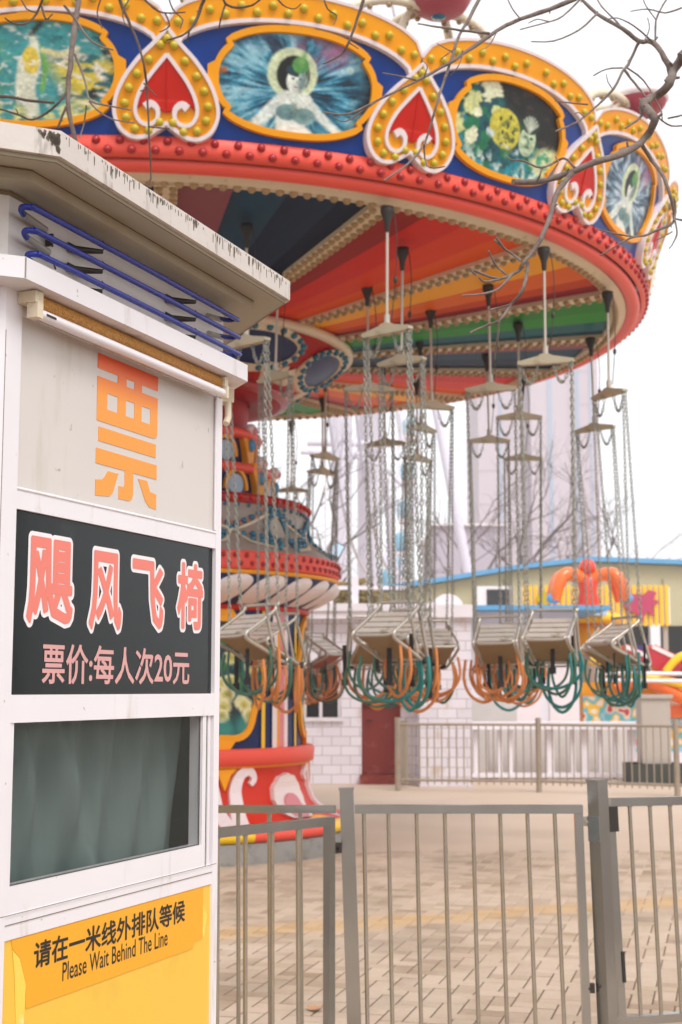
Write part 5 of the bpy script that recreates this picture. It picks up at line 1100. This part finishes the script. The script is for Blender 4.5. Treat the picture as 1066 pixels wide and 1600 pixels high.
# floodlight and roof posts of the hut
fl_ = thing('floodlight', 'small black floodlight on a thin pole above the tiled hut roof', 'floodlight', (pw(508, 508, HY)[0], HY + .6, ht + .2))
q = MB(); q.tube([(0, 0, 0), (0, 0, zz(700, HY) - ht - .2)], .018, 6); q.build('pole', cool_white, fl_)
fx = pw(525, 525, HY)[0] - pw(508, 508, HY)[0]; fz = zz(857, HY) - ht - .2
q = MB(); Mf = Matrix.Translation((fx, -.05, fz)) @ Matrix.Rotation(rad(28), 4, 'Y') @ Matrix.Rotation(rad(-20), 4, 'X'); q.box(-.10, .10, -.09, .05, -.13, .13, M=Mf); q.tube([(0, 0, fz - .08), (fx, 0, fz - .1)], .015, 6); lh = q.build('lamp_head', cap_m, fl_)
q = MB(); q.box(-.085, .085, -.096, -.09, -.11, .11, M=Mf); q.build('lamp_glass', pale_blue, lh)
pp = thing('roof_posts_frame', 'white pipe frame standing on the tiled hut roof beside the column', 'pipe frame', (0, HY + .3, ht + .2))
for x in (515, 597 - 42): q = MB(); X_ = pw(x, x, HY)[0]; q.box(X_ - .06, X_ + .06, -.06, .06, 0, .52); q.build('post', cool_white, pp)
q = MB(); q.box(pw(500, 500, HY)[0], pw(640, 640, HY)[0], -.03, .03, .30, .36); q.build('rail', cool_white, pp)
# --- service building with blue edged awning, right of the shed
SY = 26.5
sv = thing('service_building', 'white rendered building with pale blue awning edge behind the orange strapped chairs', 'building', (0, SY, 0))
vx0, vx1 = pw(738, 905, SY); q = MB(); q.box(vx0 - 1, vx1, 0, 5, 0, zz(956, SY)); q.build('wall', cool_white, sv)
q = MB(); q.box(vx0 - 1, pw(945, 945, SY)[0], -.7, 5.2, zz(956, SY), zz(949, SY)); q.build('awning', sky_blue, sv)
q = MB(); q.box(pw(735, 735, SY)[0], pw(806, 806, SY)[0], -.14, -.004, 0, zz(1090, SY)); q.build('grey_recess', grey_wall, sv)
q = MB()
for x in (800, 860): X_ = pw(x, x, SY)[0]; q.box(X_ - .02, X_ + .5, -.03, 0, zz(1150, SY), zz(990, SY))
q.build('wall_panel', whiteplast, sv)
# low terrace in front with white railing
TY = 24.3
ter = thing('white_terrace', 'long low white terrace slab on square white posts behind the rusty fence', 'terrace', (0, TY, 0))
tx0, tx1 = pw(735, 1003, TY); zt_ = zz(1128, TY)
q = MB(); q.box(tx0, tx1, -.25, .3, zt_ - .12, zt_); q.build('slab', cool_white, ter)
for x in (742, 780, 796, 858, 893, 912, 936, 960, 985): X_ = pw(x, x, TY)[0]; q = MB(); wd = .12 if x in (858, 912, 985) else .07; q.box(X_ - wd / 2, X_ + wd / 2, -.06, .06, .0, zt_ - .12); q.build('post', cool_white, ter)
q = MB(); q.box(tx0, tx1, -.1, .1, .03, .10); q.build('bottom_rail', cool_white, ter)
q = MB(); q.box(tx0 + .4, tx1, .9, 1.1, 0, zt_ - .13); q.build('back_wall', grey_wall, ter)
# --- grey cabinet on a dark planter base
GX = pw(1020, 1020, 23.2)[0]
cab = thing('grey_cabinet', 'warm grey square cabinet standing behind the rusty fence at the right', 'cabinet', (GX, 23.2, .32))
q = MB(); hh = zz(1085, 23.2) - .32; q.box(-.23, .23, -.2, .25, 0, hh - .06); q.build('body', grey_box, cab); q = MB(); q.box(-.27, .27, -.24, .28, hh - .06, hh); q.build('lid', grey_box, cab)
q = MB(); q.box(-.42, .45, -.32, .4, 0, .32); q.box(-.38, .41, -.28, .36, .32, .318); o = q.build('dark_planter', green_black, None, (GX - .02, 23.2, 0)); tag(o, 'dark green black box under the grey cabinet', 'planter')
# --- rusty inner fence
RY = 21.2
def ptf(x): return atY(x, 1077, RY + (x - 840) * -.004)
rf = thing('rusty_fence', 'long rusty inner fence of thin bars across the yard behind the ride', 'fence', (0, 0, 0))
FP = [pw(622, 622, 21.3)[0], pw(840, 840, RY)[0], pw(1054, 1054, 20.3)[0], pw(1170, 1170, 20.0)[0]]; FYs = [21.5, 21.2, 20.3, 20.0]
for i in range(3):
    p0, p1 = Vector((FP[i], FYs[i], 0)), Vector((FP[i + 1], FYs[i + 1], 0)); d = (p1 - p0).normalized(); L_ = (p1 - p0).length
    q = MB(); q.tube([p0 + Vector((0, 0, 0)), p0 + Vector((0, 0, 1.08))], .042, 8); q.build('post', rust_steel, rf)
    for z in (.98, .16): q = MB(); q.tube([p0 + Vector((0, 0, z)), p1 + Vector((0, 0, z))], .02, 6); q.build('rail', rust_steel, rf)
    q = MB(); q.tube([(0, 0, .1), (0, 0, .98)], .010, 6); bme = q.mesh('bar'); bme.materials.append(rust_steel)
    n = int(L_ / .105)
    for k in range(1, n):
        pt = p0 + d * (L_ * k / n); link('bar', bme, rf, pt)
gt = thing('rusty_gate', 'narrow rusty gate leaf standing open beside the red brown door', 'gate', (FP[0], 21.5, 0), rad(78))
q = MB(); 
for x in (0, .8): q.tube([(x, 0, .04), (x, 0, 1.05)], .025, 7)
for z in (.1, 1.02): q.tube([(0, 0, z), (.8, 0, z)], .02, 7)
q.build('gate_frame', rust_steel, gt)
for k in range(1, 7): q = MB(); q.tube([(.114 * k, 0, .1), (.114 * k, 0, 1.02)], .010, 6); q.build('bar', rust_steel, gt)
# --- second fence run behind, white mesh
# --- small coaster ride at the right: red cars, yellow track, mural skirt
KY = 28.5
co = thing('kiddie_coaster', 'small yellow tracked coaster with red cars and a painted skirt at the right edge', 'amusement ride', (0, KY, 0))
def kx(x): return pw(x, x, KY)[0]
q = MB(); q.tube(smooth_pts([atY(x, y, KY) - Vector((0, KY, 0)) for x, y in ((960, 1075), (1000, 1060), (1030, 1072), (1070, 1092), (1100, 1105))], 4), .14, 10); q.build('track', plastic_orange, co)
q = MB(); q.tube(smooth_pts([atY(x, y, KY) - Vector((0, KY + .1, 0)) for x, y in ((920, 1030), (975, 1052), (1030, 1062), (1100, 1078))], 4), .09, 8); q.tube(smooth_pts([atY(x, y, KY) - Vector((0, KY + .3, 0)) for x, y in ((1035, 1050), (1050, 1032), (1066, 1024), (1090, 1028))], 4), .08, 8); q.build('track_rail', yellow, co)
for (x0, y0, x1, y1, m_) in ((968, 1015, 1012, 1045, ride_red), (1008, 1012, 1062, 1052, ride_red)):
    a_, b_ = atY(x0, y0, KY), atY(x1, y1, KY); q = MB(); ang = math.atan2(b_.z - a_.z, b_.x - a_.x) * .7; Mx = Matrix.Translation(((a_.x + b_.x) / 2, .3, (a_.z + b_.z) / 2)) @ Matrix.Rotation(-ang, 4, 'Y'); l = (b_.x - a_.x) / 2
    q.prism([(-l, -.2), (l, -.2), (l + .08, .05), (l * .8, .22), (-l * .8, .22), (-l - .05, .05)], -.35, .35); q.v = [tuple(Mx @ Vector(v)) for v in q.v]; car = q.build('car', m_, co)
    q = MB(); q.box(-l * .9, l * .9, -.37, -.34, .12, .2, M=Mx); q.build('car_stripe', whiteplast, car)
q = MB(); q.box(kx(985), kx(1012), 0, .3, zz(1040, KY), zz(1008, KY)); q.build('seat_back', purple, co); q = MB(); q.box(kx(945), kx(965), .2, .5, zz(1050, KY), zz(1012, KY)); q.build('seat_back', purple, co)
for y_ in (1052, 1063): q = MB(); q.tube([(kx(925), -.6, zz(y_, KY)), (kx(1110), -.6, zz(y_ + 2, KY))], .04, 7); q.build('guard_rail', whiteplast, co)
q = MB(); q.box(kx(915), kx(1120), .4, 1.8, .25, zz(1066, KY)); q.build('platform', orange, co)
def mural_material():
    m = bpy.data.materials.new('painted_mural'); m.use_nodes = True; n = m.node_tree.nodes; L = m.node_tree.links
    tc = n.new('ShaderNodeTexCoord'); nz = n.new('ShaderNodeTexNoise'); nz.inputs['Scale'].default_value = 3.2; nz.inputs['Detail'].default_value = 1; L.new(tc.outputs['Object'], nz.inputs['Vector'])
    cr = n.new('ShaderNodeValToRGB'); cr.color_ramp.interpolation = 'CONSTANT'; e = cr.color_ramp.elements; e[0].color = rgba('#e7d9c4'); e[0].position = 0; e[1].color = rgba('#e8b93f'); e[1].position = .40
    for p_, c in ((.46, '#5fb0b4'), (.54, '#8fb9cf'), (.60, '#e6cfae'), (.66, '#c33f4a')): x = e.new(p_); x.color = rgba(c)
    L.new(nz.outputs['Fac'], cr.inputs[0]); L.new(cr.outputs[0], n['Principled BSDF'].inputs['Base Color']); return m
q = MB(); q.box(kx(915), kx(1120), .30, .395, .25, zz(1088, KY)); q.build('mural_skirt', mural_material(), co)
q = MB(); q.box(kx(1042), kx(1120), .2, .295, zz(1122, KY), zz(1102, KY)); q.build('orange_board', plastic_orange, co)
q = MB(); q.box(kx(915), kx(1120), .1, 1.9, 0, .25); q.build('kerb', cool_white, co)
# --- orange crown ornament on a yellow roof piece
OY = 30.0
crn = thing('crown_ornament', 'glossy orange crown shaped ornament with a red ball on top above the yellow slatted sign', 'ornament', (pw(922, 922, OY)[0], OY, zz(955, OY)))
def ox(x): return (x - 922) / FPX * OY
def oz(y): return (955 - y) / FPX * OY
q = MB(); q.lathe([(.0, oz(968)), (ox(935), oz(968)), (ox(942), oz(950)), (ox(936), oz(925)), (ox(940), oz(905)), (ox(930), oz(898)), (0, oz(896))], 24); q.build('crown_body', plastic_red, crn)
q = MB(); q.ball((0, 0, oz(886)), ox(935.5), 20, 12); q.build('crown_ball', plastic_red, crn)
for s_ in (-1, 1):
    for dy_ in (-.25, .25):
        q = MB(); q.tube(smooth_pts([(s_ * ox(930), dy_ * .3, oz(905)), (s_ * ox(945), dy_ * .6, oz(898)), (s_ * ox(962), dy_, oz(900)), (s_ * ox(972), dy_ * 1.2, oz(918)), (s_ * ox(976), dy_ * 1.2, oz(940))], 4), [.13, .13, .13, .135, .135, .14, .14, .14, .14, .14, .14, .14, .13, .13, .12, .11, .10], 10); q.build('crown_arm', plastic_orange, crn)
    q = MB(); q.ball((s_ * ox(978), -.25, oz(936)), .12, 12, 8, 0, (1.3, 1, 1)); q.build('crown_bead', sky_blue, crn)
q = MB(); q.lathe([(.0, oz(975)), (ox(970), oz(975)), (ox(978), oz(966)), (ox(965), oz(958)), (0, oz(955))], 28); q.build('crown_brim', yellow, crn)
q = MB(); q.lathe([(.0, oz(1022)), (ox(958), oz(1022)), (ox(962), oz(990)), (ox(950), oz(975)), (0, oz(974))], 28); q.build('crown_skirt', orange, crn)
q = MB(); q.tube([(0, 0, oz(1022)), (0, 0, -zz(955, OY))], .35, 10); q.build('support_pole', grey_box, crn)
# --- pale blue canopy strip below it
cs_ = thing('blue_canopy', 'flat pale blue canopy edge with a step in front of the yellow slatted sign', 'canopy', (0, 29.2, 0))
q = MB(); q.box(pw(842, 842, 29.2)[0], pw(945, 945, 29.2)[0], -.5, .8, zz(963, 29.2), zz(954, 29.2)); q.build('canopy_sheet', pale_blue, cs_)
for x in (846, 940): q = MB(); X_ = pw(x, x, 29.2)[0]; q.tube([(X_, .5, 0), (X_, .5, zz(962, 29.2))], .05, 8); q.build('post', cool_white, cs_)
# --- yellow slatted sign with magenta fish
YY = 33.0
sl = thing('slatted_sign', 'yellow vertical slat board with a magenta fish shape before the khaki hall', 'sign', (0, YY, 0))
q = MB(); q.box(pw(818, 818, YY)[0], pw(1052, 1052, YY)[0], .06, .10, zz(975, YY), zz(917, YY)); q.build('backing', pinkwhite, sl)
x = 820; sm = None
while x < 1048:
    X_ = pw(x, x, YY)[0]; wv = pw(x + 5, x + 5, YY)[0] - X_
    if sm is None: q = MB(); q.box(0, wv, 0, .05, zz(978, YY), zz(914, YY)); sm = q.mesh('slat'); sm.materials.append(yellow)
    link('slat', sm, sl, (X_, 0, 0)); x += 8.6
def fx_(pts): return [(pw(x, x, YY)[0], zz(y, YY)) for x, y in pts]
q = MB(); q.prism(fx_([(975, 938), (990, 928), (1008, 930), (1018, 922), (1030, 926), (1024, 936), (1034, 940), (1022, 948), (1026, 962), (1012, 956), (1006, 972), (996, 958), (984, 956), (978, 948)]), -.06, -.004); q.build('fish_shape', magenta, sl)
q = MB(); q.prism(fx_([(852 + 11 * math.cos(rad(t)), 935 + 11 * math.sin(rad(t))) for t in range(0, 360, 20)]), -.05, -.004); q.build('sun_shape', lemon, sl)
q = MB(); q.prism(fx_([(830, 945), (845, 950), (870, 944), (888, 952), (880, 962), (840, 962)]), -.05, -.004); q.build('wave_shape', magenta, sl)
for x in (822, 1045): q = MB(); X_ = pw(x, x, YY)[0]; q.box(X_ - .05, X_ + .05, .12, .22, 0, zz(930, YY)); q.build('post', grey_box, sl)
# --- khaki hall with blue roof edge
LY = 46.0
hall = thing('khaki_hall', 'long khaki clad hall with a shallow blue edged gable roof', 'building', (0, LY, 0))
P_ = [(555, 955), (560, 930), (672, 914), (800, 893), (922, 879), (1066, 884), (1300, 895), (1300, 1020)]
Pp = [(pw(x, x, LY)[0], zz(y, LY)) for x, y in P_]
q = MB(); q.prism([(Pp[0][0], 0)] + Pp[1:7] + [(Pp[7][0], 0)], 0, 22); q.build('wall', khaki, hall)
q = MB(); top = Pp[1:7]; q.prism([(x, z + .02) for x, z in top] + [(x, z + .17) for x, z in top[::-1]], -.35, 22.3); q.build('roof', sky_blue, hall)
q = MB(); q.box(pw(930, 930, LY)[0], Pp[7][0], -.05, -.005, 0, zz(978, LY)); q.build('dark_opening', dark_room, hall)
kj = mat('khaki_joint', '#8f8869', .8)
for x in (650, 710, 790, 880, 960, 1040): q = MB(); X_ = pw(x, x, LY)[0]; q.box(X_ - .03, X_ + .03, -.03, 0, 2, zz(930 if x < 700 else 905, LY)); q.build('cladding_joint', kj, hall)
q = MB(); q.box(pw(1015, 1015, LY)[0], pw(1030, 1030, LY)[0], -.4, -.06, 0, zz(975, LY)); q.build('pillar', cool_white, hall)
ac = thing('window_unit', 'dark window in a thick white frame on the khaki hall left of the orange crown', 'window', (0, LY, 0))
q = MB(); q.box(pw(746, 746, LY)[0], pw(802, 802, LY)[0], -.3, 0, zz(962, LY), zz(917, LY)); q.build('frame', cool_white, ac)
q = MB(); q.box(pw(761, 761, LY)[0], pw(796, 796, LY)[0], -.33, -.3, zz(958, LY), zz(922, LY)); q.build('pane', dark_glass, ac)
q = MB()
for k in range(9): z = zz(958 - 4.2 * k, LY); q.box(pw(797, 797, LY)[0], pw(801, 801, LY)[0], -.32, -.301, z, z + .05)
q.build('louvre', grey_box, ac)
# --- dry bush between hut and wheel
def leafy(name, label, X, Y, z0, rx, rz_, n, m):
    t = thing(name, label, name.split('_')[-1], (X, Y, 0)); q = MB(); q.tube([(0, 0, 0), (.05, 0, z0)], [.09, .06], 8)
    for k in range(9): a = k * .7; q.tube([(.05, 0, z0 - .2), (rx * .6 * math.cos(a), rx * .6 * math.sin(a), z0 + rz_ * R.uniform(.2, .9))], [.04, .012], 5)
    q.build('trunk', bark, t); q = MB()
    for k in range(n):
        d = Vector((R.gauss(0, 1), R.gauss(0, 1), R.gauss(0, 1))).normalized() * R.random() ** .4; c = Vector((d.x * rx, d.y * rx, z0 + rz_ * .5 + d.z * rz_ * .6)); s = R.uniform(.05, .13)
        u = Vector((R.gauss(0, 1), R.gauss(0, 1), R.gauss(0, 1))).normalized(); v = u.orthogonal().normalized(); q.add([c - u * s, c + v * s * .5, c + u * s, c - v * s * .5], [(0, 1, 2, 3)])
    q.build('crown', m, t, fix=False)
leafy('dry_tree', 'yellowish dry leaved small tree behind the tiled hut beside the column', pw(553, 553, 33)[0], 33, 2.2, .95, 1.7, 2600, bush_m)
leafy('green_shrub', 'small dark green shrub crown at the left end of the khaki hall roof', pw(600, 600, 42)[0], 42, 2.6, 1.2, 1.2, 1200, mat('dull_green_foliage', '#5d6446', .8, var=.4, vscale=1.5))
# --- bare tree behind the hall
def bare_far(label, X, Y, base, H, seed, spread=1.0):
    rr = random.Random(seed); t = thing('bare_tree', label, 'tree', (X, Y, 0)); q = MB(); br = MB()
    def grow(p, d, L_, r, dep):
        n = 4; P = [p]
        for i in range(n): d = (d + Vector((rr.gauss(0, .13), rr.gauss(0, .13), rr.gauss(.03, .1)))).normalized(); P.append(P[-1] + d * L_ / n)
        (q if dep == 0 else br).tube(P, [r * (1 - .45 * i / n) for i in range(n + 1)], 6 if dep < 2 else 4)
        if dep < 5:
            for k in range(rr.choice((2, 3, 3)) if dep else 5):
                a = rr.uniform(0, 6.28); tilt = rr.uniform(.35, .8) * spread; o = d.orthogonal().normalized(); o2 = d.cross(o); nd = (d * math.cos(tilt) + (o * math.cos(a) + o2 * math.sin(a)) * math.sin(tilt)).normalized()
                grow(P[rr.choice((2, 3, 4))] if dep else P[rr.choice((3, 4))], nd, L_ * rr.uniform(.62, .85), r * .5, dep + 1)
    grow(Vector((0, 0, 0)), Vector((0, 0, 1)), base, base * .045, 0)
    q.build('trunk', twig_far, t); br.build('crown', twig_far, t, fix=False)
twig_far = mat('far_bark', '#6b5c58', .9)
bare_far('bare tree standing before the pale tower, behind the khaki hall', pw(818, 818, 72)[0], 72, 6.2, 14, 3)
bare_far('thin bare tree behind the centre column and swing chairs', pw(455, 455, 60)[0], 60, 6.0, 14, 8)
bare_far('faint bare tree between ferris wheel and tower', pw(720, 720, 95)[0], 95, 6.8, 14, 21)
# --- ferris wheel (hub out of sight above the ceiling)
WY = 85.0
fw = thing('ferris_wheel', 'tall white ferris wheel with blue cabins behind the ride', 'ferris wheel', (0, WY, 0))
def wp(x, y, Y=WY): p_ = atY(x, y, Y); return (p_.x, p_.y - WY, p_.z)
HUBX, HUBZ = wp(585, 430)[0], wp(585, 430)[2]
def legp(x0, x1, y0, w_, Yd=0):
    q = MB(); b_ = atY(x0, y0, WY + Yd); q.tube([(b_.x, Yd, 0), (atY(x1, 560, WY + Yd).x, Yd, atY(x1, 560, WY + Yd).z), (atY(585, 430, WY).x, 0, HUBZ)], [w_, w_, w_ * .8], 14); q.build('leg', wheel_white, fw)
legp(533, 535, 940, .62); legp(576, 574, 940, .66, 3); legp(770, 668, 940, .30, -3); legp(640, 580, 940, .25, 5)
q = MB(); q.tube([wp(480, 692), wp(610, 694)], .20, 8); q.tube([wp(470, 706), wp(600, 712)], .16, 8); q.tube([wp(520, 700), wp(600, 730), wp(660, 790)], .12, 8); q.build('brace', wheel_white, fw)
RR_ = 18.4; hb = wp(592, 430); EX = Vector((.156, .988, 0)); AXW = Vector((.988, -.156, 0)); HB = Vector(hb)
def on_w(t, off=0, r=1.0): return HB + EX * (RR_ * r * math.cos(rad(t))) + Vector((0, 0, RR_ * r * math.sin(rad(t)))) + AXW * off
for o_ in (-.7, .7): q = MB(); q.tube([on_w(t, o_) for t in range(0, 360, 4)], .09, 6, True); q.build('rim', wheel_white, fw)
q = MB(); q.tube([HB - AXW * 1.6, HB + AXW * 1.6], .8, 14); q.build('hub', wheel_white, fw)
for k in range(15): q = MB(); q.tube([HB, on_w(24 * k, .7 if k % 2 else -.7)], .05, 5); q.build('spoke', wheel_white, fw)
q = MB(); q.lathe([(0, -.70), (.46, -.67), (.55, -.35), (.55, .38), (.46, .66), (0, .74)], 14); cab_me = mesh_of(q, 'cabin', cabin_blue)
q = MB()
for k in range(4): a_ = rad(45 + 90 * k); q.box(.48 * math.cos(a_) - .07, .48 * math.cos(a_) + .07, .48 * math.sin(a_) - .07, .48 * math.sin(a_) + .07, -.64, .68)
q.lathe([(0, -.95), (.42, -.93), (.52, -.64), (0, -.63)], 14); cf_me = mesh_of(q, 'cabin_frame', whiteplast)
for k in range(-9, 4): c_ = link('cabin', cab_me, fw, on_w(-42.5 - 12 * k) + Vector((0, 0, -.5))); link('cabin_frame', cf_me, c_)
# --- pale tower and hall in the haze
TY_ = 150.0
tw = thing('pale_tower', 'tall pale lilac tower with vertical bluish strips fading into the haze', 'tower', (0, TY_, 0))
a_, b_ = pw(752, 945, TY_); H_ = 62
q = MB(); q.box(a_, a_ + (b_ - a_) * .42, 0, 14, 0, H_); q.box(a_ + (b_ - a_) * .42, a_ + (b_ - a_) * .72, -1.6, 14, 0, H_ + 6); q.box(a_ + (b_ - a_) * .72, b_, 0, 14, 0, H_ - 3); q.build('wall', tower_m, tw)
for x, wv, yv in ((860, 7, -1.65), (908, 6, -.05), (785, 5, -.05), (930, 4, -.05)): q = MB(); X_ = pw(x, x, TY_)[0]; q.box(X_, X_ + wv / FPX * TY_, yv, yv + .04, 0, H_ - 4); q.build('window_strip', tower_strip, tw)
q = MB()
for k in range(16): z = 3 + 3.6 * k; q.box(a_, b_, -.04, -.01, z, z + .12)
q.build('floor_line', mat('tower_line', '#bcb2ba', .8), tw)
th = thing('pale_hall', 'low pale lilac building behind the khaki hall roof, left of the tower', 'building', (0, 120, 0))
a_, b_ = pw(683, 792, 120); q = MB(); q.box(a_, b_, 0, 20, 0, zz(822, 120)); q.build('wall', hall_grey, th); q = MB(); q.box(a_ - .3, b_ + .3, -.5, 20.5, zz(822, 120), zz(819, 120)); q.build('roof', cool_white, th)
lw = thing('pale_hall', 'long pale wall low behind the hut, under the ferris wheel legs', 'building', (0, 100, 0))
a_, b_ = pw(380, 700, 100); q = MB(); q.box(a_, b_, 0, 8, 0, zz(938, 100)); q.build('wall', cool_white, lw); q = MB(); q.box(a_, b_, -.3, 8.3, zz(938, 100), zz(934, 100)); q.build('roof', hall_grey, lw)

# ================================================================== HAZE
hz = bpy.data.materials.new('haze'); hz.use_nodes = True; n = hz.node_tree.nodes
for x in list(n):
    if x.type == 'BSDF_PRINCIPLED': n.remove(x)
v = n.new('ShaderNodeVolumePrincipled'); v.inputs['Color'].default_value = (.97, .95, .99, 1); v.inputs['Density'].default_value = .0011; v.inputs['Anisotropy'].default_value = .2
hz.node_tree.links.new(v.outputs[0], [x for x in n if x.type == 'OUTPUT_MATERIAL'][0].inputs['Volume'])
q = MB(); q.box(-155, 155, -65, 200, -1, 75); h_ = q.build('haze', hz); tag(h_, kind='stuff')
